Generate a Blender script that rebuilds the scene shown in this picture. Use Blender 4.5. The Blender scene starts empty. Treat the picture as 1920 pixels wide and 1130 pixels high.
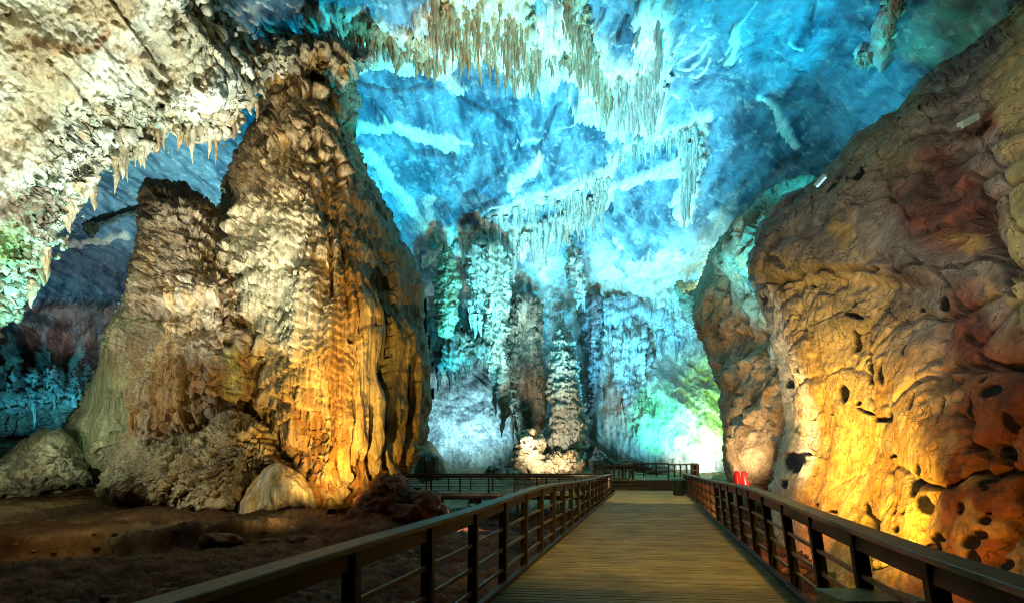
import bpy, math, random
import numpy as np
F32 = np.float32
random.seed(7)
rng = np.random.RandomState(11)
scene = bpy.context.scene
COL = scene.collection

# ---------------------------------------------------------------- noise
_perm = rng.permutation(256).astype(np.int32)
_perm = np.concatenate([_perm, _perm, _perm])
_g = rng.normal(size=(256, 3)).astype(F32)
_g /= np.linalg.norm(_g, axis=1)[:, None]
_r1 = rng.rand(256, 3).astype(F32)

def perlin(x, y, z):
    x, y, z = np.broadcast_arrays(np.asarray(x, F32), np.asarray(y, F32), np.asarray(z, F32))
    xi = np.floor(x).astype(np.int32); yi = np.floor(y).astype(np.int32); zi = np.floor(z).astype(np.int32)
    fx = x-xi; fy = y-yi; fz = z-zi
    u = fx*fx*fx*(fx*(fx*6-15)+10); v = fy*fy*fy*(fy*(fy*6-15)+10); w = fz*fz*fz*(fz*(fz*6-15)+10)
    xi &= 255; yi &= 255; zi &= 255
    def g(dx, dy, dz):
        h = _perm[_perm[_perm[(xi+dx) & 255]+((yi+dy) & 255)]+((zi+dz) & 255)]
        gg = _g[h & 255]
        return gg[..., 0]*(fx-dx)+gg[..., 1]*(fy-dy)+gg[..., 2]*(fz-dz)
    a = g(0,0,0); a += u*(g(1,0,0)-a)
    b = g(0,1,0); b += u*(g(1,1,0)-b)
    c = g(0,0,1); c += u*(g(1,0,1)-c)
    d = g(0,1,1); d += u*(g(1,1,1)-d)
    a += v*(b-a); c += v*(d-c)
    return (a+w*(c-a))*1.6

def fbm(x, y, z, o=4, g=.5, l=2.03):
    s = 0; a = 1
    for i in range(o):
        s = s+a*perlin(x+i*17.3, y+i*9.1, z+i*5.7); a *= g; x = x*l; y = y*l; z = z*l
    return s

def ridge(x, y, z, o=4, g=.5, l=2.03):
    s = 0; a = 1
    for i in range(o):
        s = s+a*(1-2*np.abs(perlin(x+i*17.3, y+i*9.1, z+i*5.7))); a *= g; x = x*l; y = y*l; z = z*l
    return s

def worley(x, y, z):
    xi = np.floor(x).astype(np.int32); yi = np.floor(y).astype(np.int32); zi = np.floor(z).astype(np.int32)
    f1 = np.full(x.shape, 9., F32); f2 = f1.copy()
    for dx in (-1, 0, 1):
        for dy in (-1, 0, 1):
            for dz in (-1, 0, 1):
                h = _perm[_perm[_perm[(xi+dx) & 255]+((yi+dy) & 255)]+((zi+dz) & 255)]
                r = _r1[h]
                d = (xi+dx+r[..., 0]-x)**2+(yi+dy+r[..., 1]-y)**2+(zi+dz+r[..., 2]-z)**2
                f2 = np.minimum(f2, np.maximum(f1, d)); f1 = np.minimum(f1, d)
    return np.sqrt(f1), np.sqrt(f2)

def ss(a, b, x):
    t = np.clip((x-a)/(b-a), 0, 1); return t*t*(3-2*t)

def mix(a, b, m):
    return a+(b-a)*m[..., None]

def C(*c): return np.array(c, F32)

# ---------------------------------------------------------------- view geometry (level camera, 1.73 m eye)
EYE = 1.73; CX = 960.; CY = 865.; F = 1000.
def P(px, py, d):
    return np.array([(px-CX)*d/F, d, EYE+(CY-py)*d/F])

def chaikin(pts, closed, n=2):
    p = np.array(pts, float)
    for _ in range(n):
        q = np.roll(p, -1, 0) if closed else p[1:]
        a = p if closed else p[:-1]
        r = np.empty((len(a)*2, 2)); r[0::2] = a*.75+q*.25; r[1::2] = a*.25+q*.75
        if not closed: r = np.vstack([p[:1], r, p[-1:]])
        p = r
    return p

def segdist(X, Y, a, b):
    vx, vy = b[0]-a[0], b[1]-a[1]
    L = vx*vx+vy*vy+1e-9
    t = np.clip(((X-a[0])*vx+(Y-a[1])*vy)/L, 0, 1)
    return (X-a[0]-t*vx)**2+(Y-a[1]-t*vy)**2, t

def polysd(X, Y, pts):
    p = chaikin(pts, True)
    dm = np.full(X.shape, 1e12); ins = np.zeros(X.shape, bool)
    n = len(p)
    for i in range(n):
        a = p[i]; b = p[(i+1) % n]
        d, _ = segdist(X, Y, a, b); dm = np.minimum(dm, d)
        c = (a[1] > Y) != (b[1] > Y)
        with np.errstate(all='ignore'):
            xx = (b[0]-a[0])*(Y-a[1])/(b[1]-a[1]+1e-12)+a[0]
        ins ^= c & (X < xx)
    return np.where(ins, 1, -1)*np.sqrt(dm)

def stroke(X, Y, pts, w, soft=.6, w2=None):
    """soft band along a line; w half width"""
    pts = chaikin(pts, False, 1) if len(pts) > 2 else np.array(pts, float)
    m = np.zeros(X.shape, F32); n = len(pts)-1
    W = max(w, w2 or w)
    for i in range(n):
        a, b = pts[i], pts[i+1]
        bb = (X > min(a[0], b[0])-2*W) & (X < max(a[0], b[0])+2*W) & (Y > min(a[1], b[1])-2*W) & (Y < max(a[1], b[1])+2*W)
        if not bb.any(): continue
        d, t = segdist(X[bb], Y[bb], a, b)
        ww = w if w2 is None else w+(w2-w)*(i+t)/n
        v = 1-ss((1-soft), 1+soft, np.sqrt(d)/ww)
        m[bb] = np.maximum(m[bb], v)
    return m

def blob(X, Y, x, y, rx, ry, ang=0, soft=.5):
    c, s = math.cos(math.radians(ang)), math.sin(math.radians(ang))
    dx = X-x; dy = Y-y
    r = np.sqrt(((dx*c+dy*s)/rx)**2+((-dx*s+dy*c)/ry)**2)
    return 1-ss(1-soft, 1+soft, r)

def tps(ctrl):
    c = np.array(ctrl, float); k = c[:, :2]/1000; v = np.log(c[:, 2]); n = len(c)
    r2 = ((k[:, None]-k[None])**2).sum(-1); K = .5*r2*np.log(r2+1e-12)
    A = np.zeros((n+3, n+3)); A[:n, :n] = K+np.eye(n)*1e-3; A[:n, n] = 1; A[:n, n+1:] = k; A[n, :n] = 1; A[n+1:, :n] = k.T
    s = np.linalg.solve(A, np.concatenate([v, [0, 0, 0]]))
    def f(X, Y):
        x = np.asarray(X, float)/1000; y = np.asarray(Y, float)/1000
        o = s[n]+s[n+1]*x+s[n+2]*y
        for i in range(n):
            r = (x-k[i, 0])**2+(y-k[i, 1])**2
            o = o+s[i]*.5*r*np.log(r+1e-12)
        return np.exp(o)
    return f

# ---------------------------------------------------------------- mesh helpers
def mkmesh(name, V, Q, mat, colr=None, parent=None, smooth=True):
    me = bpy.data.meshes.new(name)
    V = np.ascontiguousarray(V, F32); Q = np.ascontiguousarray(Q, np.int32)
    me.vertices.add(len(V)); me.vertices.foreach_set('co', V.ravel())
    me.loops.add(Q.size); me.loops.foreach_set('vertex_index', Q.ravel())
    k = Q.shape[1]
    me.polygons.add(len(Q)); me.polygons.foreach_set('loop_start', np.arange(0, Q.size, k, dtype=np.int32))
    me.update(calc_edges=True)
    me.polygons.foreach_set('use_smooth', np.full(len(Q), smooth))
    if colr is not None:
        a = me.color_attributes.new('Col', 'FLOAT_COLOR', 'POINT')
        c = np.ones((len(V), 4), F32); c[:, :3] = np.clip(colr, 0.005, .92)
        a.data.foreach_set('color', c.ravel())
    me.materials.append(mat)
    o = bpy.data.objects.new(name, me); COL.objects.link(o)
    if parent: o.parent = parent
    return o

class Ctx: pass

def sheet(x0, x1, y0, y1, step, depth, style, poly=None, R=3., w=80., edge=5., edgef=.03, back=False, xs=None, ys=None, seed=0., pw=.5, ef=.35, nb=0.):
    if xs is None: xs = np.arange(x0, x1+step, step)
    if ys is None: ys = np.arange(y0, y1+step, step)
    PX, PY = np.meshgrid(np.asarray(xs, float), np.asarray(ys, float))
    d = depth(PX, PY)+0*PX
    keep = None; sd = np.full(PX.shape, 1e3)
    if poly is not None:
        wx = PX+edge*fbm(PX*edgef, PY*edgef, seed+.3, 3); wy = PY+edge*fbm(PX*edgef, PY*edgef, seed+7.7, 3)
        sd = polysd(wx, wy, poly)
        k = np.clip(sd/w, 0, 1)
        d = d+R*(1-np.power(np.maximum(1-(1-k)**2, 0), pw))
    pos = np.stack([(PX-CX)*d/F, d, EYE+(CY-PY)*d/F], -1)
    gy, gx = np.gradient(pos, axis=(0, 1))
    n = np.cross(gx, gy); n /= np.linalg.norm(n, axis=-1)[..., None]+1e-9
    s = np.sign((n*(pos-np.array([0, 0, EYE]))).sum(-1)); n *= -np.where(s == 0, 1, s)[..., None]
    if nb:
        vd = -(pos-np.array([0, 0, EYE])); vd /= np.linalg.norm(vd, axis=-1)[..., None]; n = n*(1-nb)+vd*nb; n /= np.linalg.norm(n, axis=-1)[..., None]
    c = Ctx(); c.px, c.py, c.sd, c.d = PX, PY, sd, d
    c.x, c.y, c.z = pos[..., 0].astype(F32), pos[..., 1].astype(F32), pos[..., 2].astype(F32); c.n = n
    disp, colr = style(c)
    if poly is not None:
        disp = (disp-disp[sd > 0].mean())*(ef+(1-ef)*ss(0, min(w, 90)*(.6 if ef > .2 else 1.), sd))
    V = pos+n*disp[..., None]
    h, wd = PX.shape
    idx = np.arange(h*wd).reshape(h, wd)
    Q = np.stack([idx[:-1, :-1], idx[1:, :-1], idx[1:, 1:], idx[:-1, 1:]], -1)
    if poly is not None:
        ok = sd > 0
        fm = ok[:-1, :-1] & ok[1:, :-1] & ok[1:, 1:] & ok[:-1, 1:]
        Qf = Q[fm]
        if back:      # closed rear half, mirrored through the rim
            dd = d+2*(R-(d-(depth(PX, PY)+0*PX)))
            Vb = np.stack([(PX-CX)*dd/F, dd, EYE+(CY-PY)*dd/F], -1)
            st = 4
            ii = idx[::st, ::st]; Qb = np.stack([ii[:-1, :-1], ii[:-1, 1:], ii[1:, 1:], ii[1:, :-1]], -1)
            o2 = ok[::st, ::st]; fb = o2[:-1, :-1] & o2[1:, :-1] & o2[1:, 1:] & o2[:-1, 1:]
            Qb = Qb[fb]+h*wd
            V = np.concatenate([V.reshape(-1, 3), Vb.reshape(-1, 3)]); colr = np.concatenate([colr.reshape(-1, 3)]*2)
            Qf = np.concatenate([Qf, Qb])
        Q = Qf
    V = V.reshape(-1, 3); colr = colr.reshape(-1, 3); Q = Q.reshape(-1, 4)
    u, inv = np.unique(Q, return_inverse=True)
    return V[u], inv.reshape(-1, 4), colr[u]

def join(parts):
    V, Q, K = [], [], []; o = 0
    for v, q, k in parts:
        V.append(v); Q.append(q+o); K.append(k); o += len(v)
    return np.concatenate(V), np.concatenate(Q), np.concatenate(K)

def cones(items, col1, col2, seg=8, rings=9, up=False, fat=.75):
    """tapering, wobbly drip stones; items: (x,y,z,len,rad)"""
    V = []; Q = []; K = []; o = 0
    th = np.linspace(0, 2*math.pi, seg, endpoint=False)
    for (x, y, z, L, r) in items:
        t = np.linspace(-.15, 1, rings)[:, None]; s = random.random()*50
        rad = r*np.maximum(1-np.maximum(t, 0), 0.02)**fat*(1+.25*np.sin(t*14+s))*(1+.25*np.sin(3*th[None]+s+t*2))
        a = th[None]+0*t
        wob = .25*r*np.sin(t*5+s)
        sg = 1 if up else -1
        v = np.stack([x+rad*np.cos(a)+wob, y+rad*np.sin(a), z+sg*t*L+0*a], -1).reshape(-1, 3)
        i = np.arange(rings*seg).reshape(rings, seg); j = np.roll(i, -1, 1)
        q = np.stack([i[:-1], j[:-1], j[1:], i[1:]], -1).reshape(-1, 4)
        m = random.random(); k = np.array(col1)*(1-m)+np.array(col2)*m
        kk = np.repeat((k[None]*(1-.25*np.maximum(t, 0)*random.random()))[:, None], seg, 1).reshape(-1, 3)
        V.append(v); Q.append(q+o); K.append(kk); o += len(v)
    return np.concatenate(V), np.concatenate(Q), np.concatenate(K)

# ---------------------------------------------------------------- tags
def tag(o, label=None, cat=None, group=None, kind=None):
    if label: o['label'] = label
    if cat: o['category'] = cat
    if group: o['group'] = group
    if kind: o['kind'] = kind
    return o
def empty(name, loc, rz=0):
    o = bpy.data.objects.new(name, None); COL.objects.link(o); o.location = loc; o.rotation_euler = (0, 0, rz); o.empty_display_size = .2
    return o

# ---------------------------------------------------------------- materials
def rockmat(name, rough=.75, bump=.5, scale=3., bd=.06, stretch=1., spec=.35, var=.35, coat=0, frac=.5, streak=0.):
    m = bpy.data.materials.new(name); m.use_nodes = True; nt = m.node_tree; N = nt.nodes; L = nt.links
    b = N['Principled BSDF']
    at = N.new('ShaderNodeVertexColor'); at.layer_name = 'Col'
    tc = N.new('ShaderNodeTexCoord'); mp = N.new('ShaderNodeMapping'); mp.inputs['Scale'].default_value = (1, 1, stretch)
    L.new(tc.outputs['Object'], mp.inputs['Vector'])
    n1 = N.new('ShaderNodeTexNoise'); n1.inputs['Scale'].default_value = scale; n1.inputs['Detail'].default_value = 8; n1.inputs['Roughness'].default_value = .62
    n2 = N.new('ShaderNodeTexNoise'); n2.inputs['Scale'].default_value = scale*.37; n2.inputs['Detail'].default_value = 6; n2.inputs['Distortion'].default_value = .6
    vo = N.new('ShaderNodeTexVoronoi'); vo.inputs['Scale'].default_value = scale*.8
    for q in (n1, n2, vo): L.new(mp.outputs[0], q.inputs['Vector'])
    mr = N.new('ShaderNodeMapRange'); mr.inputs['From Min'].default_value = .3; mr.inputs['From Max'].default_value = .7
    mr.inputs['To Min'].default_value = 1-var; mr.inputs['To Max'].default_value = 1+var
    L.new(n2.outputs[0], mr.inputs['Value'])
    mr2 = N.new('ShaderNodeMapRange'); mr2.inputs['From Min'].default_value = .3; mr2.inputs['From Max'].default_value = .7
    mr2.inputs['To Min'].default_value = 1-var*.6; mr2.inputs['To Max'].default_value = 1+var*.6
    L.new(n1.outputs[0], mr2.inputs['Value'])
    mu = N.new('ShaderNodeMath'); mu.operation = 'MULTIPLY'; L.new(mr.outputs[0], mu.inputs[0]); L.new(mr2.outputs[0], mu.inputs[1])
    # thin fractures: zero lines of a distorted noise
    n3 = N.new('ShaderNodeTexNoise'); n3.inputs['Scale'].default_value = scale*.28; n3.inputs['Detail'].default_value = 7; n3.inputs['Roughness'].default_value = .55; n3.inputs['Distortion'].default_value = .9
    L.new(tc.outputs['Object'], n3.inputs['Vector'])
    sb = N.new('ShaderNodeMath'); sb.operation = 'SUBTRACT'; sb.inputs[1].default_value = .5; L.new(n3.outputs[0], sb.inputs[0])
    ab = N.new('ShaderNodeMath'); ab.operation = 'ABSOLUTE'; L.new(sb.outputs[0], ab.inputs[0])
    fr = N.new('ShaderNodeMapRange'); fr.inputs['From Min'].default_value = .0; fr.inputs['From Max'].default_value = .014; fr.inputs['To Min'].default_value = 1-frac; fr.inputs['To Max'].default_value = 1.
    L.new(ab.outputs[0], fr.inputs['Value'])
    mk = N.new('ShaderNodeMapRange'); mk.inputs['From Min'].default_value = .44; mk.inputs['From Max'].default_value = .56; L.new(n2.outputs[0], mk.inputs['Value'])
    f1_ = N.new('ShaderNodeMath'); f1_.operation = 'SUBTRACT'; f1_.inputs[1].default_value = 1.; L.new(fr.outputs[0], f1_.inputs[0])
    f2_ = N.new('ShaderNodeMath'); f2_.operation = 'MULTIPLY_ADD'; f2_.inputs[2].default_value = 1.; L.new(f1_.outputs[0], f2_.inputs[0]); L.new(mk.outputs[0], f2_.inputs[1])
    m2 = N.new('ShaderNodeMath'); m2.operation = 'MULTIPLY'; L.new(mu.outputs[0], m2.inputs[0]); L.new(f2_.outputs[0], m2.inputs[1]); mu = m2
    # vertical water streaks
    mp2 = N.new('ShaderNodeMapping'); mp2.inputs['Scale'].default_value = (1, 1, .07); L.new(tc.outputs['Object'], mp2.inputs['Vector'])
    n4 = N.new('ShaderNodeTexNoise'); n4.inputs['Scale'].default_value = scale*1.1; n4.inputs['Detail'].default_value = 6; n4.inputs['Roughness'].default_value = .6
    L.new(mp2.outputs[0], n4.inputs['Vector'])
    st = N.new('ShaderNodeMapRange'); st.inputs['From Min'].default_value = .35; st.inputs['From Max'].default_value = .65; st.inputs['To Min'].default_value = 1-streak*.6; st.inputs['To Max'].default_value = 1+streak*.4
    L.new(n4.outputs[0], st.inputs['Value'])
    m3 = N.new('ShaderNodeMath'); m3.operation = 'MULTIPLY'; L.new(mu.outputs[0], m3.inputs[0]); L.new(st.outputs[0], m3.inputs[1]); mu = m3
    sc = N.new('ShaderNodeVectorMath'); sc.operation = 'SCALE'; L.new(at.outputs['Color'], sc.inputs[0]); L.new(mu.outputs[0], sc.inputs['Scale'])
    L.new(sc.outputs[0], b.inputs['Base Color'])
    ad = N.new('ShaderNodeMath'); ad.operation = 'MULTIPLY_ADD'; ad.inputs[1].default_value = -.35
    L.new(vo.outputs['Distance'], ad.inputs[0]); L.new(n1.outputs[0], ad.inputs[2])
    a2 = N.new('ShaderNodeMath'); a2.operation = 'MULTIPLY_ADD'; a2.inputs[1].default_value = .5*frac; L.new(fr.outputs[0], a2.inputs[0]); L.new(ad.outputs[0], a2.inputs[2])
    a3 = N.new('ShaderNodeMath'); a3.operation = 'MULTIPLY_ADD'; a3.inputs[1].default_value = 1.6*streak; L.new(n4.outputs[0], a3.inputs[0]); L.new(a2.outputs[0], a3.inputs[2])
    bp = N.new('ShaderNodeBump'); bp.inputs['Strength'].default_value = bump; bp.inputs['Distance'].default_value = bd
    L.new(a3.outputs[0], bp.inputs['Height']); L.new(bp.outputs[0], b.inputs['Normal'])
    b.inputs['Roughness'].default_value = rough; b.inputs['Specular IOR Level'].default_value = spec
    if coat: b.inputs['Coat Weight'].default_value = coat; b.inputs['Coat Roughness'].default_value = .25
    return m

def plainmat(name, col, rough=.6, metal=0., emit=None, es=0., grain=0., gscale=8., coldvar=0.):
    m = bpy.data.materials.new(name); m.use_nodes = True; nt = m.node_tree; N = nt.nodes; L = nt.links
    b = N['Principled BSDF']; b.inputs['Roughness'].default_value = rough; b.inputs['Metallic'].default_value = metal
    tc = N.new('ShaderNodeTexCoord'); n = N.new('ShaderNodeTexNoise'); n.inputs['Scale'].default_value = gscale; n.inputs['Detail'].default_value = 6
    L.new(tc.outputs['Object'], n.inputs['Vector'])
    cr = N.new('ShaderNodeValToRGB')
    cr.color_ramp.elements[0].position = .3; cr.color_ramp.elements[1].position = .7
    cr.color_ramp.elements[0].color = (*[c*(1-grain) for c in col], 1); cr.color_ramp.elements[1].color = (*[min(1, c*(1+grain)) for c in col], 1)
    L.new(n.outputs[0], cr.inputs[0]); L.new(cr.outputs[0], b.inputs['Base Color'])
    bp = N.new('ShaderNodeBump'); bp.inputs['Strength'].default_value = .3; bp.inputs['Distance'].default_value = .01
    L.new(n.outputs[0], bp.inputs['Height']); L.new(bp.outputs[0], b.inputs['Normal'])
    if emit: b.inputs['Emission Color'].default_value = (*emit, 1); b.inputs['Emission Strength'].default_value = es
    return m

def woodmat(name, col, rough=.6, attr=False, spec=.4):
    """weathered timber: grain runs along the longest local direction given by UV-free object noise"""
    m = bpy.data.materials.new(name); m.use_nodes = True; nt = m.node_tree; N = nt.nodes; L = nt.links
    b = N['Principled BSDF']; b.inputs['Roughness'].default_value = rough; b.inputs['Specular IOR Level'].default_value = spec
    at = N.new('ShaderNodeVertexColor'); at.layer_name = 'Col'
    tc = N.new('ShaderNodeTexCoord'); mp = N.new('ShaderNodeMapping'); mp.inputs['Scale'].default_value = (18, 2.2, 30) if not attr else (1.6, 22, 20)
    mp.inputs['Rotation'].default_value = (0, 0, .25)
    L.new(tc.outputs['Object'], mp.inputs['Vector'])
    n = N.new('ShaderNodeTexNoise'); n.inputs['Scale'].default_value = 1.5; n.inputs['Detail'].default_value = 8; n.inputs['Roughness'].default_value = .65
    n2 = N.new('ShaderNodeTexNoise'); n2.inputs['Scale'].default_value = 1.3; n2.inputs['Detail'].default_value = 5
    L.new(mp.outputs[0], n.inputs['Vector']); L.new(tc.outputs['Object'], n2.inputs['Vector'])
    mr = N.new('ShaderNodeMapRange'); mr.inputs['From Min'].default_value = .3; mr.inputs['From Max'].default_value = .7; mr.inputs['To Min'].default_value = .5; mr.inputs['To Max'].default_value = 1.4
    L.new(n.outputs[0], mr.inputs['Value'])
    mr2 = N.new('ShaderNodeMapRange'); mr2.inputs['From Min'].default_value = .35; mr2.inputs['From Max'].default_value = .65; mr2.inputs['To Min'].default_value = .7; mr2.inputs['To Max'].default_value = 1.25
    L.new(n2.outputs[0], mr2.inputs['Value'])
    mu = N.new('ShaderNodeMath'); mu.operation = 'MULTIPLY'; L.new(mr.outputs[0], mu.inputs[0]); L.new(mr2.outputs[0], mu.inputs[1])
    sc = N.new('ShaderNodeVectorMath'); sc.operation = 'SCALE'; L.new(mu.outputs[0], sc.inputs['Scale'])
    if attr: L.new(at.outputs['Color'], sc.inputs[0])
    else: sc.inputs[0].default_value = col
    L.new(sc.outputs[0], b.inputs['Base Color'])
    bp = N.new('ShaderNodeBump'); bp.inputs['Strength'].default_value = .5; bp.inputs['Distance'].default_value = .006
    L.new(n.outputs[0], bp.inputs['Height']); L.new(bp.outputs[0], b.inputs['Normal'])
    return m

M_ceil = rockmat('limestone_ceiling', .7, .6, 2.6, .16, 1, .3, .22, frac=-1.1)
M_back = rockmat('back_wall_rock', .7, 1., 2.2, .25, .6, .3, .30, frac=.6, streak=.4)
M_flow = rockmat('flowstone', .6, 1., 4.2, .12, .2, .35, .25, frac=.45, streak=.75)
M_right = rockmat('right_wall_rock', .85, 1., 5.5, .05, 1, .18, .34, frac=.7)
M_ground = rockmat('cave_soil', .8, .9, 4, .06, 1, .2, .35)
M_rock = rockmat('loose_rock', .75, .8, 6, .05, 1, .3, .3)

# palette (albedo)
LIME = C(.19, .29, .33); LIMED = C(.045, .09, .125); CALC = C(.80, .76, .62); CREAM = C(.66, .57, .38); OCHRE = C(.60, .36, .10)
RUST = C(.42, .19, .05); DARK = C(.07, .055, .04); UMBER = C(.25, .17, .09); OLIVE = C(.30, .28, .16); WHITE = C(.86, .86, .80)

# ---------------------------------------------------------------- relief functions
def tiers(x, z, h, s=0., warp=1., ff=1.):
    """stacked drip curtains: bulging lips with fluted fronts"""
    fl = np.abs(np.sin((x*1.7*ff/h+1.3*perlin(x*.6/h, z*.25/h, s)+.35*perlin(x*2/h, z*.8/h, s+1))*math.pi))**.7
    zz = z+warp*(.9*h*perlin(x*.45/h, s, z*.12/h)*1.6+.35*h*perlin(x*1.5/h, s+3, z*.4/h))+h*.30*fl
    q = zz/h; i = np.floor(q); t = q-i
    prof = ss(0, .10, t)*np.power(np.clip(1-t, 0, 1), .7)
    return prof*(.45+.55*fl), t, fl

def flutes(x, y, z, f, s=0., zs=.06, o=3):
    return ridge(x*f+.25*perlin(x*f*.4, y*f*.4, z*f*.25), y*f*.6+s, z*f*zs, o, .55)

# ================================================================ CAVE SHELL: ceiling, back wall, far left wall
SH = tps([(-700,-900,13),(960,-900,16),(2600,-900,9),(0,-400,20),(960,-400,24),(1920,-400,14),(2600,-400,9),
 (-700,0,20),(0,0,30),(500,0,32),(960,0,33),(1400,0,28),(1920,0,20),(2600,0,11),
 (0,250,42),(400,250,44),(700,250,43),(1000,250,46),(1300,250,41),(1600,250,33),(1900,250,25),(2600,250,14),
 (100,450,56),(300,450,57),(800,450,56),(1100,450,56),(1340,450,51),(1700,450,38),(2600,450,18),
 (0,600,64),(200,600,62),(800,600,60),(1100,600,60),(1350,600,56),(1920,600,40),
 (0,750,64),(200,750,62),(800,750,60),(1000,750,60),(1200,750,57),(1350,750,54),
 (0,920,64),(200,920,62),(800,920,61),(1100,920,60),(1350,920,54),(1920,920,40),(-700,600,44),(-700,920,44)])

# calcite ribbons on the ceiling: (points, half width, brownness, relief)
RIB = [
 ([(395,30),(480,62),(560,85),(650,98),(700,105)], 14, .75, .7),
 ([(600,10),(680,40),(740,60),(800,85),(840,95)], 26, .7, .8),
 ([(500,130),(620,105),(760,120),(840,150),(860,175)], 13, .5, .5),
 ([(840,40),(900,30),(960,50),(990,80),(1010,110)], 50, .35, 1.2),
 ([(1000,110),(1040,120),(1080,120)], 22, .5, .8),
 ([(1060,10),(1085,70),(1110,120),(1140,170)], 34, .35, 1.2),
 ([(1140,150),(1190,160),(1230,120),(1235,60),(1245,0)], 30, .3, 1.2),
 ([(1110,175),(1160,210),(1220,200)], 34, .3, 1.2),
 ([(675,240),(730,245),(790,262),(850,270)], 9, .6, .3),
 ([(672,285),(700,300),(730,350),(760,375),(800,440),(830,470)], 12, .3, .4),
 ([(800,375),(808,430),(820,470)], 10, .1, .5),
 ([(960,350),(985,315),(1005,300)], 13, .2, .6),
 ([(905,430),(960,390),(1010,365),(1050,360),(1100,345),(1135,325)], 13, .15, .6),
 ([(900,470),(960,450),(1030,440),(1080,400),(1130,370)], 22, .15, .7),
 ([(1140,330),(1150,290),(1200,265),(1230,250),(1270,250),(1310,245)], 12, .1, .6),
 ([(1145,350),(1200,335),(1240,318),(1270,310)], 11, .1, .6),
 ([(1300,250),(1300,300),(1288,350),(1285,395)], 20, .1, .7),
 ([(1395,30),(1380,90),(1366,120)], 8, .3, .5),
 ([(1418,190),(1445,230),(1470,262),(1492,280)], 6, .2, .4),
 ([(1680,5),(1668,50),(1660,85)], 17, .35, .8),
 ([(1600,118),(1630,105),(1655,118)], 11, .35, .6),
 ([(820,480),(860,450),(930,460)], 26, .25, .6),
 ([(940,560),(1000,520),(1060,500)], 22, .3, .3),
 ([(1080,560),(1150,540),(1230,520),(1330,490)], 34, .0, .25),
 ([(235,450),(150,455),(120,460)], 7, .6, .3),
]
CRACKS = [[(660,150),(700,170),(800,175),(860,185),(960,235),(972,260),(955,300),(900,345),(870,370)],
 [(1130,20),(1100,80),(1140,95)],[(1180,20),(1165,60),(1150,90)],[(1000,260),(1015,330),(985,345)],[(700,200),(760,290),(850,280)],
 [(1030,360),(1090,335),(1130,318)],[(985,420),(985,470)],[(1135,340),(1145,400)],[(860,420),(905,385),(955,360)],
 [(1310,160),(1345,180)],[(1340,385),(1400,420)],[(1230,520),(1270,505),(1320,480)],[(1050,190),(1010,260),(1000,300)]]
VEINS = [[(390,-5),(470,25),(560,50),(680,90)],[(430,-5),(520,25),(640,60)],[(480,-5),(560,20),(660,45)],[(540,-5),(640,30),(700,50)],[(600,-5),(660,10),(720,10)],
 [(1258,100),(1290,70),(1340,25)],[(1258,120),(1300,95),(1342,60)],[(1262,135),(1300,125),(1325,85)],[(1270,150),(1310,150),(1330,110)],[(1260,88),(1300,50),(1322,20)],
 [(560,-5),(600,10),(650,15)],[(670,255),(760,240),(830,262),(910,268)],[(960,260),(1000,245),(1060,235),(1110,215)],[(1120,250),(1140,200)],
 [(1345,120),(1380,60),(1420,0)],[(900,400),(960,380),(985,370)],[(1390,90),(1380,130)],[(1480,75),(1510,90)],[(1240,170),(1290,200),(1300,240)]]

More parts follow.
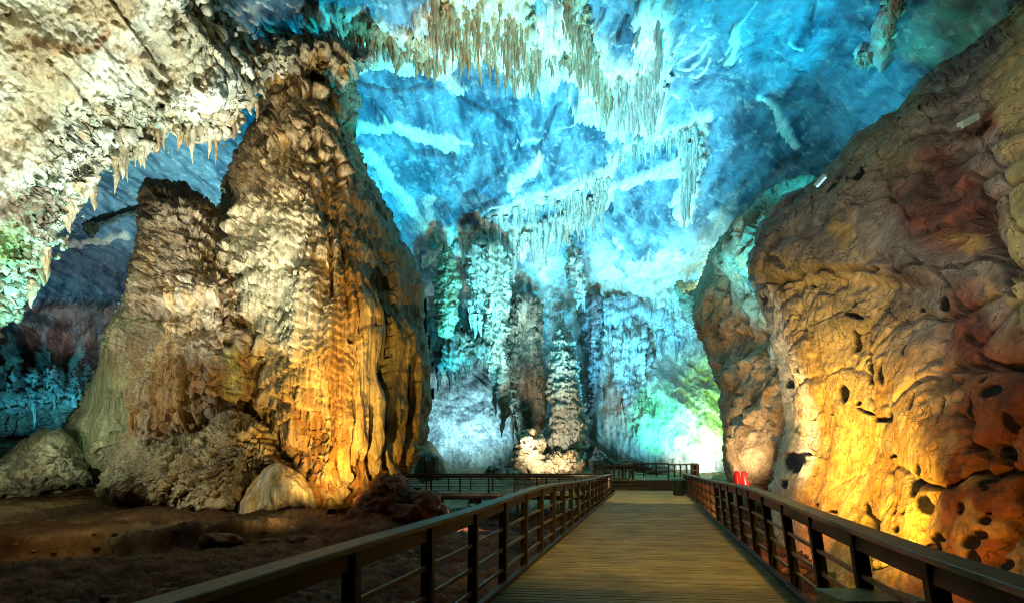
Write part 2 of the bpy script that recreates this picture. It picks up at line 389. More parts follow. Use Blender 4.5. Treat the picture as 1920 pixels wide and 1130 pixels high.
SHK = {}
def shell_style(c):
    x, y, z, px, py = c.x, c.y, c.z, c.px, c.py
    wx = px+9*fbm(x*.35, y*.35, z*.35, 3); wy = py+9*fbm(x*.35, y*.35, z*.35+31, 3)
    up = 1-ss(480, 560, py)                 # ceiling part
    left = 1-ss(330, 480, px)
    # broad folds sweeping across the rock
    a = x*.55+z*.85
    fold = ridge(a*.11+.5*perlin(x*.05, y*.05, z*.05), (x*.8-z*.5)*.035, y*.03, 3, .5)
    fac = ridge((x-z)*.22+fbm(x*.1, y*.1, z*.1, 2), (x+z)*.09, y*.05, 3, .55)
    disp = .9*fbm(x*.07, y*.07, z*.07, 3)+.75*fold+.28*fac*1.0+.22*fbm(x*.5, y*.5, z*.5, 4)
    cal = np.zeros(px.shape, F32); brn = cal.copy(); rel = cal.copy()
    fine = fbm(x*.7, y*.7, z*.4, 4, .6); f9 = ridge(x*2.4, y*2.4, z*.9, 2)
    for pts, w, b, r in RIB:
        m = stroke(wx, wy, pts, w*.95, .75)
        m = ss(.40, .60, m*.95+.55*fine+.12*f9)*ss(0, .15, m)
        cal = np.maximum(cal, m); brn = np.maximum(brn, m*b); rel = np.maximum(rel, m*r)
    rough = ridge(x*.8, y*.8, z*.5, 4, .6)
    tq, _, _ = tiers(x, z, 1.1, 44.)
    disp = disp+rel*(.15+.30*rough+.55*tq)
    # scattered calcite crust among the ledges
    crust = ss(.25, .5, fbm(x*.22, y*.22, z*.3, 5, .6))*(ss(300, 420, py)*ss(740, 860, px)*(1-ss(1300, 1400, px)))*up
    cal = np.maximum(cal, crust*.8); disp = disp+crust*.35
    st = fbm((x+.7*z)*.22, (x-z)*.9, y*.3, 5, .6)
    vv = fbm(x*.15, y*.15, z*.15+9, 4)
    sw = fbm((x-.8*z)*.16+.5*perlin(x*.1, y*.1, z*.1), (x+1.2*z)*1.1, y*.15, 4, .65)
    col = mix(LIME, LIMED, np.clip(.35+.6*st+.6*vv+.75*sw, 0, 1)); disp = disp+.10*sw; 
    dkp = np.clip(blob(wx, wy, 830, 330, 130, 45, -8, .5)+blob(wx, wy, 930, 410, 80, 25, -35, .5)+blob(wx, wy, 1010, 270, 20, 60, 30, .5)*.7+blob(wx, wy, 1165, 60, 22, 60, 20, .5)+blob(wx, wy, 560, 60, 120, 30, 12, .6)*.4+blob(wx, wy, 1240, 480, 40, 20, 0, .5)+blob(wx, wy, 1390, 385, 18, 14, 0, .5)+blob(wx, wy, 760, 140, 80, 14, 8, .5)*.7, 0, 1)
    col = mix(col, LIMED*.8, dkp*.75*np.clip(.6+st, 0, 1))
    pal = np.clip(ss(430, 520, py+.10*(px-1000))*ss(940, 1040, px)+stroke(wx, wy, [(690,310),(760,400),(810,470)], 17, .7), 0, 1)*up*ss(-.35, .15, vv+.6*st)
    col = mix(col, C(.78, .78, .76), pal*.85)
    sp = ss(.45, .7, fbm(x*1.3, y*1.3, z*1.3, 3, .7)); col = mix(col, CALC*.8, sp*.35)
    strat = ss(1.15, 1.5, ridge((x*.5+z)*1.1, y*.3, x*.12, 2, .4))*.25; col = mix(col, CALC*.7, strat*up)
    ven = np.zeros(px.shape, F32)
    for i, pts in enumerate(VEINS): ven = np.maximum(ven, stroke(wx, wy, pts, 2.4 if i < 11 else 2.0, .5)*(.75 if i > 10 else 1))
    ven *= ss(-.5, .1, fbm(px*.05, py*.05, .4, 2))
    vc = mix(C(.8, .8, .75)+0*col, C(.8, .55, .2), np.clip((690-px)/300, 0, .55)*ss(-.3, .3, perlin(px*.03, py*.03, 2.)))
    col = col+(vc-col)*ven[..., None]; disp = disp+ven*.12
    crk = np.zeros(px.shape, F32)
    for pts in CRACKS: crk = np.maximum(crk, stroke(wx, wy, pts, 3.2, .6))
    disp = disp-crk*.6*up; col = mix(col, LIMED*.7, crk*.5*up)
    calc = mix(CALC+0*col, OCHRE, np.clip(.5*brn+brn*.9*fbm(x*.5, y*.5, z*.3, 3), 0, 1)*.75)
    calc = mix(calc, UMBER, np.clip(brn*ss(0, .6, -rough), 0, .6))
    col = mix(col, calc, np.clip(cal*ss(-1.1, -.2, rough+cal*.8), 0, 1))
    # --- back wall relief below the ceiling line
    bw = (1-up)*(1-left)
    fl = flutes(x, y, z, .55, 3., .10, 4); lump = fbm(x*.35, y*.35, z*.22, 4, .55)
    tr, t, f2 = tiers(x, z, 1.6, 4.)
    right = ss(1080, 1150, px)
    lowl = ss(690, 720, py-(px-840)*-.35)*(1-right)            # smooth bank low on the left
    rb = bw*(1-lowl*.85)*(1-.6*right*ss(1215, 1275, px)*ss(600, 690, py))
    disp = disp+rb*(.45*fl+.8*lump+.5*tr*(1-right*.7))
    low2 = bw*0
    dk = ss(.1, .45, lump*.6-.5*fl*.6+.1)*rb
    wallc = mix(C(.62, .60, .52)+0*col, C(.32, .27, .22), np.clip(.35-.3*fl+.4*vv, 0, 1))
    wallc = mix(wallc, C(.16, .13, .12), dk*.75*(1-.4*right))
    bank = mix(C(.66, .68, .66)+0*col, C(.34, .34, .35), ss(-.1, .5, fbm(x*.35+z*.5, y*.4, z*.7-x*.3, 4, .6)))
    bank = mix(bank, C(.30, .27, .23), ss(800, 850, py+.22*(px-960)+10*perlin(px*.03, py*.03, 4.)))
    wallc = mix(wallc, bank, lowl)
    # bright smooth scoured area on the right, dark streaks run down it
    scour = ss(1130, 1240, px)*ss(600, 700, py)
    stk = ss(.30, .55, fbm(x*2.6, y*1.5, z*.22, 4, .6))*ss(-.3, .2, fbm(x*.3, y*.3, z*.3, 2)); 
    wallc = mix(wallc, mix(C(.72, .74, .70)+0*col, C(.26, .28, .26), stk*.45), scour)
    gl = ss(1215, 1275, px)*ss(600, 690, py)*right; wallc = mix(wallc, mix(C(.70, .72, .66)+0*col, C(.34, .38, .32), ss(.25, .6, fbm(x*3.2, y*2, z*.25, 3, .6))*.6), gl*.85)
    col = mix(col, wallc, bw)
    # far left rock under the ceiling
    fl2 = (1-ss(300, 420, px))*ss(560, 580, py+8*perlin(px*.03, 1., 2.))
    lc = mix(C(.30, .22, .18)+0*col, C(.08, .07, .07), ss(-.1, .5, fbm(x*.2, y*.2, z*.35, 4)))
    lc = mix(lc, C(.50, .52, .50), (1-ss(0, 26, np.abs(py-745+.12*(px-90)+16*perlin(px*.02, 2., 3.))))*ss(-.4, .2, rough))
    lc = mix(lc, C(.45, .28, .2), ss(.25, .5, fbm(x*.5, y*.5, z*.12, 4))*(1-ss(650, 690, py)))
    col = mix(col, lc, fl2)
    low = fl2*ss(655, 700, py); disp = disp-low*2.5+low*(1.0*rough+.6*fl)+fl2*(1-low)*.8
    if 'm' not in SHK: SHK['m'] = float(disp.mean())
    return disp-SHK['m'], np.clip(col, .01, .9)

def ax(a0, a1, b0, b1, fine, coarse):
    return np.concatenate([np.arange(a0, b0, coarse), np.arange(b0, b1, fine), np.arange(b1, a1+coarse, coarse)])

xs = ax(-700, 2600, -30, 1950, 2.3, 22)
yy = ax(-900, 560, -30, 556, 2.3, 22); YB = yy[yy <= 560][-1]
yy = yy[yy <= YB]
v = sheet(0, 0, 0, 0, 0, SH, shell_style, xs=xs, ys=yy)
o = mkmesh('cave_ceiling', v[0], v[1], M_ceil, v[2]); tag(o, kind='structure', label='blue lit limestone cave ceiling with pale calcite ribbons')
yb = np.concatenate([np.arange(YB, 915, 2.1), np.arange(915, 1000, 20)])
v = sheet(0, 0, 0, 0, 0, SH, shell_style, xs=ax(500, 2600, 760, 1400, 1.9, 25), ys=yb)
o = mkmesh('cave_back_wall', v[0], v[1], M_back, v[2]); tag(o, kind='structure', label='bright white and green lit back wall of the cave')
v = sheet(0, 0, 0, 0, 0, SH, shell_style, xs=np.concatenate([np.arange(-700, -20, 20), np.arange(-20, 300, 2.1), np.arange(300, 501, 20)]), ys=yb)
o = mkmesh('cave_left_wall', v[0], v[1], M_back, v[2]); tag(o, kind='structure', label='dark far left cave wall below the ceiling')

# ================================================================ GROUND
def ground_z(x, y):
    x = np.asarray(x, float); y = np.asarray(y, float)
    u = x/np.maximum(y, .5)
    z = -1.55+.35*fbm(x*.12, y*.12, 0.3, 3)
    z = z*(1-.5*ss(36, 50, y))+1.5*ss(38, 60, y)
    lip = 17.2+1.2*fbm(x*.35, 3., .2, 3)+2.2*ss(-14, -9, x)
    led = ss(0, .5, y-lip)*(1-ss(-9.5, -6.5, x))
    z = z+led*(.75+.055*np.maximum(y-18, 0)+.12*perlin(x*.4, y*.4, 1.))
    z = z+1.0*np.exp(-(((x+5.6)/3.0)**2+((y-21.5)/3.5)**2))
    z = z+.5*np.exp(-(((x+9)/5.0)**2+((y-14.5)/2.0)**2))
    z = z+.25*ss(-5, -12, x)*ss(16, 10, y)*0
    z = z-.35*ss(2.5, 0, np.abs(x-.26*y+.1))
    return z
yy = np.concatenate([np.linspace(-4, 6, 60)[:-1], 6*np.power(68/6, np.linspace(0, 1, 460))])
uu = np.concatenate([np.linspace(-1.9, -.98, 40)[:-1], np.linspace(-.98, .75, 640), np.linspace(.75, 1.6, 30)[1:]])
U, Y = np.meshgrid(uu, yy); X = U*(np.maximum(Y, 0)+np.where(Y < 6, (6-np.maximum(Y, -4))*.8, 0)+1.)
Z = ground_z(X, Y)
rg = ridge(X*.8, Y*.8, .5, 4, .6); f3 = fbm(X*.3, Y*.3, 2.2, 4)
w1, w2 = worley((X*1.1+.4*f3).astype(F32), (Y*1.1).astype(F32), np.zeros(X.shape, F32))
Z = Z+.11*rg+.05*ridge(X*3, Y*3, .2, 3, .6)+.14*f3+.10*ss(.5, .1, w1)*ss(-.2, .4, f3)
gc = mix(C(.075, .026, .013)+0*X[..., None], C(.03, .012, .008), np.clip(.5+.7*f3, 0, 1))
gc = mix(gc, C(.20, .10, .05), ss(.3, .9, rg*.5+.3*f3)*.4)
back = ss(33, 40, Y); gc = mix(gc, C(.42, .30, .17)*(.8+.3*f3[..., None]), back)
ledm = ss(16.5, 18, Y)*(1-ss(-9.5, -7, X)); gc = mix(gc, mix(C(.24, .15, .07)+0*gc, C(.09, .045, .02), ss(-.3, .4, f3+.3*rg)), ledm)
h, w_ = X.shape; idx = np.arange(h*w_).reshape(h, w_)
Q = np.stack([idx[:-1, :-1], idx[:-1, 1:], idx[1:, 1:], idx[1:, :-1]], -1).reshape(-1, 4)
o = mkmesh('ground', np.stack([X, Y, Z], -1).reshape(-1, 3), Q, M_ground, gc.reshape(-1, 3)); tag(o, kind='structure', label='dark red brown cave floor')
def gz(x, y): return float(ground_z(np.array([x]), np.array([y]))[0])

# ================================================================ FORMATIONS
def lay(px, *pts):
    """piecewise linear"""
    a = np.array(pts, float); return np.interp(px, a[:, 0], a[:, 1])

# ---- great stalagmite
POLY_A = [(505,140),(530,118),(580,108),(640,118),(662,150),(672,195),(668,255),(690,320),(722,375),(752,430),(782,490),(802,550),(811,640),(814,730),(804,800),(786,855),(760,905),(700,935),(640,975),(590,990),(540,960),(500,860),(462,770),(440,700),(400,560),(398,420),(418,350),(432,285),(470,240),(492,190)]
def style_A(c):
    x, y, z, px, py = c.x, c.y, c.z, c.px, c.py
    g = px+14*perlin(x*.5, 1., z*.2)
    lft = 1-ss(520, 600, g-.05*(py-500)); topm = 1-ss(330, 430, py)
    ti = np.clip(lft+topm, 0, 1)*(1-.6*ss(470, 520, g)*ss(330, 380, py)*(1-ss(560, 640, py)))
    t1, t, f = tiers(x, z, 2.7, 1., .9, 2.2); t2, _, _ = tiers(x, z, 1.15, 2., .9, 1.7); t3, _, _ = tiers(x, z, .42, 5.)
    fl = flutes(x, y, z, .75, 0., .045, 3); fs = flutes(x, y, z, 2.0, 4., .035, 2)+.5*flutes(x, y, z, 4.2, 6., .03, 1)
    big = fbm(x*.22, y*.2, z*.16, 3)
    disp = .75*big+ti*(.62*t1+.34*t2+.10*t3+.15*fs+.22*fl)+(1-ti)*(.38*fl+.12*fs+.13*t3*(1-ss(640, 680, g))+.14*t2*(1-ss(620, 690, g)))
    # deep vertical grooves on the right flank, dark cleft left of centre
    for pts, w, a in (([(735,950),(720,860),(727,780),(735,640),(730,560)], 5, .9), ([(752,930),(757,860),(768,780),(772,650)], 5, .8), ([(700,930),(692,850),(700,760)], 4, .5),
                      ([(670,560),(668,700),(660,900)], 3, .3), ([(640,380),(650,500),(655,640)], 4, .35), ([(465,790),(458,720),(462,660)], 9, 1.8), ([(620,420),(625,560)], 4, .4), ([(785,520),(795,640),(796,760)], 3, .3)):
        m = stroke(px+4*perlin(x*.8, 2., z*.3), py, pts, w, .6); disp = disp-m*a
    n1 = fbm(x*.45, y*.4, z*.07, 4, .6); n2 = fbm(x*1.6, y*1.5, z*.12, 3, .6); n3 = fbm(x*.3, y*.3, z*.3, 3)
    col = mix(CREAM+0*c.n, C(.42, .35, .21), np.clip(.4+.6*n3-.2*n2, 0, 1))
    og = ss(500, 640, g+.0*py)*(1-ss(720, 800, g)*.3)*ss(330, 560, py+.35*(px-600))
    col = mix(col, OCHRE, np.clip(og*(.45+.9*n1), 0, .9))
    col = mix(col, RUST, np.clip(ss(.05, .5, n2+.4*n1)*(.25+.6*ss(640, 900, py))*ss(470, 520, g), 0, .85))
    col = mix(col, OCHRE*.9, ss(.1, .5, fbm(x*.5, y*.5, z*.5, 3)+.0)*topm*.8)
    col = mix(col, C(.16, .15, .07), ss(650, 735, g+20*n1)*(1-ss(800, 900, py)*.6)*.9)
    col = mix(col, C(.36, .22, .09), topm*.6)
    col = mix(col, C(.50, .50, .34), blob(px, py, 530, 560, 60, 150, 0, .6)*.6)
    col = mix(col, DARK*1.5, ss(.5, .8, n2+.3*n1)*.4)
    return disp, col
dA = tps([(400,140,27),(700,140,27),(400,600,25.5),(620,600,24),(820,600,26),(400,980,24),(620,980,22.5),(820,980,25)])
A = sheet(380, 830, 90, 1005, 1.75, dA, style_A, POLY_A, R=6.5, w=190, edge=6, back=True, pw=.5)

POLY_top = [(470,150),(500,118),(540,85),(560,60),(640,70),(690,95),(700,125),(670,145),(640,170),(560,165),(500,175)]
def style_top(c):
    x, y, z = c.x, c.y, c.z
    t1, _, _ = tiers(x, z, 1.0, 8.); r = ridge(x*.7, y*.7, z*.5, 4, .6)
    n = fbm(x*.6, y*.6, z*.4, 3)
    col = mix(C(.50, .42, .28)+0*c.n, OCHRE*.8, ss(-.1, .5, n)); col = mix(col, UMBER, ss(0, .7, -r))
    return .7*t1+.45*r, col
A2 = sheet(455, 715, 40, 190, 2, lambda X, Y: 28+0*X, style_top, POLY_top, R=4, w=45, edge=8, back=True)
# bearded gnarly ridge where the left flank drips
v = join([A, A2])
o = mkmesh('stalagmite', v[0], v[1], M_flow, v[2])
tag(o, 'giant golden brown fluted stalagmite column reaching the cave ceiling', 'stalagmite')

# ---- left companion
POLY_B = [(256,372),(258,348),(278,332),(325,337),(362,350),(395,372),(415,395),(450,430),(480,480),(505,560),(505,680),(480,760),(460,830),(400,860),(330,880),(250,900),(170,905),(120,890),(104,850),(112,790),(140,750),(172,690),(200,625),(216,570),(236,540),(238,500),(252,470),(256,420)]
def style_B(c):
    x, y, z, px, py = c.x, c.y, c.z, c.px, c.py
    smooth = blob(px, py, 150, 830, 75, 150, 15, .4)
    t1, t, f = tiers(x, z, 2.3, 11., .9, 2.2); t2, _, _ = tiers(x, z, 1.0, 12., .9, 1.7); t3, _, _ = tiers(x+.2*z, z, .3, 15.)
    # slanting shelves in the upper part
    tilt = z+.55*x; s1, _, _ = tiers(x, tilt, .62, 14., .7)
    upm = 1-ss(480, 560, py)
    fl = flutes(x, y, z, .9, 2., .05, 3); band = ss(560, 600, py)*0+blob(px, py, 350, 760, 90, 70, 0, .4)+blob(px, py, 330, 540, 90, 40, 0, .5)+blob(px, py, 215, 700, 30, 80, 0, .5)
    big = fbm(x*.28, y*.2, z*.22, 3)
    disp = .8*big+(1-smooth)*((1-upm)*(.62*t1+.34*t2+.12*t3)+upm*(.45*s1+.36*t2+.18*t3)+band*.25*fl+.14*(flutes(x, y, z, 2.0, 9., .04, 2)+.5*flutes(x, y, z, 4.2, 9., .03, 1)))+smooth*(.15*fl*.5)
    for pts, w, a in (([(300,500),(330,600)], 6, .3), ([(415,520),(430,640)], 8, .5)):
        disp = disp-stroke(px, py, pts, w, .6)*a
    n1 = fbm(x*.5, y*.4, z*.1, 4, .6); n2 = fbm(x*1.8, y*1.5, z*.2, 3, .6); n3 = fbm(x*.4, y*.3, z*.4, 3)
    col = mix(C(.54, .44, .30)+0*c.n, C(.30, .23, .15), np.clip(.4+.9*n3, 0, 1))
    col = mix(col, OCHRE, np.clip(ss(.1, .6, n1+.3*n2), 0, 1)*.5)
    col = mix(col, C(.50, .27, .10), np.clip(band, 0, 1)*ss(.0, .5, n2)*.6)
    col = mix(col, C(.36, .42, .26), smooth*.8)
    col = mix(col, C(.50, .62, .46), np.clip(stroke(px, py, [(225,560),(195,640),(160,720),(148,750)], 9, .5)*ss(-.3, .3, n2), 0, 1)*.8)
    col = mix(col, C(.45, .56, .38), blob(px, py, 432, 700, 16, 60, 0, .5)*.8)
    return disp, col
dB = tps([(100,350,28),(500,350,27),(100,900,25.5),(500,900,24.5),(300,620,24.5)])
v = sheet(88, 525, 315, 925, 1.75, dB, style_B, POLY_B, R=5, w=130, edge=6, back=True)
o = mkmesh('stalagmite', v[0], v[1], M_flow, v[2])
tag(o, 'shorter greyish brown stalagmite of layered drip shelves left of the giant golden column', 'stalagmite')

# ---- lower mound with plates
POLY_C = [(172,905),(215,862),(238,802),(300,792),(370,806),(400,780),(412,764),(440,763),(470,780),(500,806),(535,850),(560,880),(520,900),(470,930),(450,995),(380,990),(300,975),(230,945),(180,930)]
def style_C(c):
    x, y, z, px, py = c.x, c.y, c.z, c.px, c.py
    t1, _, _ = tiers(x, z+.25*perlin(x*.7, 0., z*.7), .9, 21., 1.2, .6); t2, _, _ = tiers(x, z, .34, 22., 1.3, .5); t3, _, _ = tiers(x, z, .17, 23., 1.3, .5)
    cone = blob(px, py, 450, 820, 70, 70, 0, .5)
    big = fbm(x*.35, y*.2, z*.35, 3)
    disp = .6*big+.5*t1+.36*t2+.17*t3+cone*(.3*t2)
    n3 = fbm(x*.5, y*.3, z*.5, 4); n2 = fbm(x*2, y*1.5, z*1.2, 3)
    col = mix(C(.58, .52, .36)+0*c.n, C(.33, .28, .18), np.clip(.4+.9*n3, 0, 1)); col = mix(col, OCHRE*.8, ss(.2, .6, n2)*.4)
    col = mix(col, C(.45, .50, .34), blob(px, py, 300, 840, 60, 40, 0, .6)*.4)
    return disp, col
v = sheet(160, 580, 750, 1005, 1.7, lambda X, Y: 22.8+.004*(900-Y), style_C, POLY_C, R=3.2, w=75, edge=7, back=True)
o = mkmesh('flowstone_mound', v[0], v[1], M_flow, v[2])
tag(o, 'low mound of thin wavy stone plates at the foot of the giant stalagmite', 'rock formation')

# ---- smooth drape
POLY_D = [(425,998),(440,950),(462,915),(490,880),(520,864),(555,872),(585,905),(598,935),(598,962),(560,975),(500,992)]
def style_D(c):
    x, y, z, px, py = c.x, c.y, c.z, c.px, c.py
    fl = flutes(x, y, z, .55, 5., .12, 3); n = fbm(x*1.1, y, z*.25, 4)
    disp = .28*fl+.3*fbm(x*.5, y*.5, z*.5, 2)
    col = mix(C(.72, .66, .50)+0*c.n, C(.62, .42, .14), np.clip(.25+.9*n+ss(930, 985, py)*.4, 0, 1)); col = mix(col, C(.62, .66, .66), ss(.1, .5, -n)*.7)
    return disp, col
v = sheet(415, 610, 850, 1005, 1.5, lambda X, Y: 21.8+0*X, style_D, POLY_D, R=2.6, w=70, edge=4, back=True)
o = mkmesh('flowstone_drape', v[0], v[1], M_flow, v[2])
tag(o, 'smooth pale yellow flowstone drape bulging beside the plated mound', 'rock formation')

# ---- far left mound
POLY_E = [(-160,905),(-60,880),(0,862),(50,815),(110,797),(150,835),(178,880),(175,908),(90,918),(40,930),(-60,950),(-160,950)]
def style_E(c):
    x, y, z, px, py = c.x, c.y, c.z, c.px, c.py
    f1, f2 = worley((x*.9+.3*perlin(x, y, z)).astype(F32), (y*.5).astype(F32), (z*1.5).astype(F32))
    n = fbm(x*.5, y*.5, z*.5, 3)
    t2, _, _ = tiers(x, z, .45, 71., 1.4, .5)
    disp = .6*n+.28*ss(.9, .1, f1)+.10*ridge(x*2, y, z*3, 3)+.3*t2
    col = mix(C(.52, .48, .35)+0*c.n, C(.30, .27, .18), np.clip(.4+.7*n, 0, 1)); col = mix(col, C(.40, .45, .32), ss(80, 130, px)*.5)
    return disp, col
v = sheet(-170, 190, 785, 960, 1.8, lambda X, Y: 25.0+0*X, style_E, POLY_E, R=3.5, w=70, edge=6, back=True)
o = mkmesh('flowstone_mound', v[0], v[1], M_flow, v[2])
tag(o, 'rounded grey pebbly flowstone mound at the left edge of the photo', 'rock formation')

# ---- dark red pedestal
POLY_F = [(600,1010),(640,965),(668,925),(695,905),(705,880),(745,878),(765,895),(790,912),(822,918),(838,960),(835,1010),(760,1040),(640,1040)]
def style_F(c):
    x, y, z, px, py = c.x, c.y, c.z, c.px, c.py
    f1, f2 = worley((x*1.1+.3*perlin(x, y, z)).astype(F32), (y*.6).astype(F32), (z*1.2).astype(F32)); n = fbm(x*.7, y*.7, z*.7, 4)
    return .5*n+.3*ss(.1, .35, f2-f1)+.14*ridge(x*1.5, y*1.5, z*1.5, 3), mix(C(.07, .024, .014)+0*c.n, C(.17, .06, .03), np.clip(.3+n, 0, 1))
v = sheet(550, 850, 865, 1050, 2, lambda X, Y: 20.5+0*X, style_F, POLY_F, R=2.5, w=60, edge=9, back=True)
o = mkmesh('rubble_mound', v[0], v[1], M_rock, v[2])
tag(o, 'dark red rubble mound in shadow behind the boardwalk railing', 'rock formation')

# ---- pale hanging mass at top left
POLY_G = [(-500,-600),(700,-600),(480,-120),(400,5),(440,45),(520,70),(560,95),(545,130),(508,150),(498,178),(470,205),(448,235),(450,262),(420,262),(402,285),(385,262),(362,285),(345,262),(318,255),(300,290),(270,285),(252,305),(228,296),(205,322),(176,352),(165,375),(140,400),(128,425),(122,455),(98,475),(95,510),(70,535),(55,565),(28,600),(-10,640),(-150,640),(-500,500)]
def style_G(c):
    x, y, z, px, py = c.x, c.y, c.z, c.px, c.py
    f1, f2 = worley((x*.42+.25*perlin(x*.6, y*.6, z*.6)).astype(F32), (y*.3).astype(F32), (z*.3).astype(F32))
    r = ridge(x*.55+.3*perlin(x, y, z), y*.55, z*.3, 4, .58); b = fbm(x*.17, y*.17, z*.14, 3); r2 = ridge(x*1.5, y*1.5, z*.9, 3, .6)
    t1, _, _ = tiers(x+.3*z, z-.3*x, 1.3, 31., 1.6)
    disp = 2.0*b+.35*ss(.95, .15, f1)+.34*r+.13*r2+.55*t1+.8*ridge(x*.16, y*.16, z*.12, 2)*.5+.07*ridge(x*3.2, y*3.2, z*2, 2, .6)
    n = fbm(x*.4, y*.4, z*.4, 4); n2 = fbm(x*1.4, y*1.4, z*1.0, 4, .6); n3 = fbm(x*.12, y*.12, z*.12, 2)
    col = mix(C(.80, .79, .66)+0*c.n, C(.46, .42, .28), np.clip(.3+1.1*n, 0, 1))
    col = mix(col, C(.40, .27, .13), ss(.28, .6, n2+.35*n)*.6); col = mix(col, C(.62, .72, .58), ss(.0, .4, -n2+.3*n3)*.45)
    tan = np.clip(blob(px, py, 120, 60, 330, 130, -12, .6)+blob(px, py, 20, 220, 90, 120, 0, .5)+blob(px, py, 480, 90, 90, 35, 15, .5), 0, 1)
    col = mix(col, C(.42, .33, .18), tan*np.clip(.6+.8*n3+.6*n, 0, 1)*.9)
    col = mix(col, C(.30, .17, .07), stroke(px+10*n, py+10*n2, [(60,70),(120,95),(170,90),(200,60)], 9, .6)*.8)
    col = mix(col, C(.30, .22, .14), blob(px, py, 55, 395, 70, 38, -10, .5)*.9)
    col = mix(col, C(.30, .60, .15), blob(px, py, 15, 465, 40, 38, 0, .6)*.6)  # green light on the lower left edge put into the colour
    col = mix(col, C(.40, .36, .24), stroke(px, py, [(420,35),(480,60),(545,92)], 15, .5)*.8)
    return disp, col
dG = tps([(-500,-600,9),(700,-600,13),(0,0,16.5),(400,0,20),(560,110,25),(0,300,19.5),(450,250,24.5),(200,330,21.5),(50,600,23),(-500,500,16)])
G = sheet(0, 0, 0, 0, 0, dG, style_G, POLY_G, R=3.0, w=130, edge=22, edgef=.05, ef=.25, nb=.75, xs=ax(-500, 720, -20, 580, 2.0, 14), ys=ax(-600, 660, -20, 660, 2.0, 14), pw=.6)
it = []
for (px, py, L, r) in [q for i_, q in enumerate([(228,285,1.1,.22),(252,300,1.0,.3),(262,285,.7,.18),(290,275,1.0,.35),(361,262,1.1,.12),(380,268,.8,.12),(404,255,1.3,.12),(430,250,.7,.15),(165,345,.8,.25),(205,310,1.0,.2),(130,400,.8,.25),(100,470,.7,.25),(80,510,.7,.2),(318,240,.8,.2),(335,245,.9,.2),(470,190,.7,.2),(175,350,1.0,.2),(145,385,.9,.18),(60,545,.8,.2),(240,292,.8,.18),(275,280,.6,.2),(192,325,.9,.2),(218,300,.8,.16),(115,430,.7,.2),(350,250,.7,.15),(368,258,.6,.1),(392,262,.9,.12)]) if i_ % 2 == 0]:
    d = float(dG(px, py))+1.8; it.append((*P(px, py-10, d), L*1.3, r*1.2))
for k in range(30):
    t = random.random(); px = 60+t*430; py = np.interp(px, [60,130,200,300,360,450,490], [540,400,315,270,262,245,190])-random.random()*30-8
    d = float(dG(px, py))+random.uniform(.3, 2.5); it.append((*P(px, py, d), .35+1.3*random.random()**2.5, random.uniform(.08, .3)))
v = join([G, cones(it, C(.72, .68, .52), C(.5, .36, .18))])
o = mkmesh('calcite_mass', v[0], v[1], rockmat('calcite', .65, 1., 3.5, .12, .8, .3, .28, frac=.5), v[2])
tag(o, 'huge pale knobbly calcite mass hanging from the ceiling at top left', 'rock formation')

# ---- right wall: far section then near bulge
POLY_H = [(1263,520),(1295,535),(1320,500),(1345,455),(1390,400),(1470,350),(1560,330),(1560,960),(1400,925),(1362,905),(1356,840),(1348,760),(1338,690),(1318,640),(1290,600),(1268,560)]
def style_H(c):
    x, y, z, px, py = c.x, c.y, c.z, c.px, c.py
    r = ridge(x*.35, y*.35, z*.22, 4, .55); n = fbm(x*.2, y*.2, z*.15, 3); n2 = fbm(x*.8, y*.8, z*.35, 4)
    f1, f2 = worley((x*.5+.3*n2).astype(F32), (y*.5).astype(F32), (z*.35).astype(F32))
    cr = ss(.12, 0., f2-f1)*ss(-.2, .2, n2)
    disp = 1.2*n+.5*r+.18*n2-.35*cr
    col = mix(C(.42, .32, .21)+0*c.n, C(.20, .15, .10), np.clip(.4+.8*n2, 0, 1)); col = mix(col, C(.28, .30, .18), ss(620, 520, py)*.7); col = mix(col, DARK, cr*.6)
    col = mix(col, C(.5, .26, .1), ss(.3, .6, fbm(x*.7+4, y*.7, z*.7, 3))*.6)
    return disp, col
dH = tps([(1260,400,46),(1260,900,42),(1350,500,40),(1350,900,36),(1440,400,30),(1440,900,27),(1560,400,25),(1560,950,23)])
v = sheet(1250, 1575, 320, 975, 2, dH, style_H, POLY_H, R=8, w=60, edge=7, pw=.55)
o = mkmesh('rock_wall', v[0], v[1], M_right, v[2])
tag(o, kind='structure', label='darker recessed rock wall behind the right bulge')

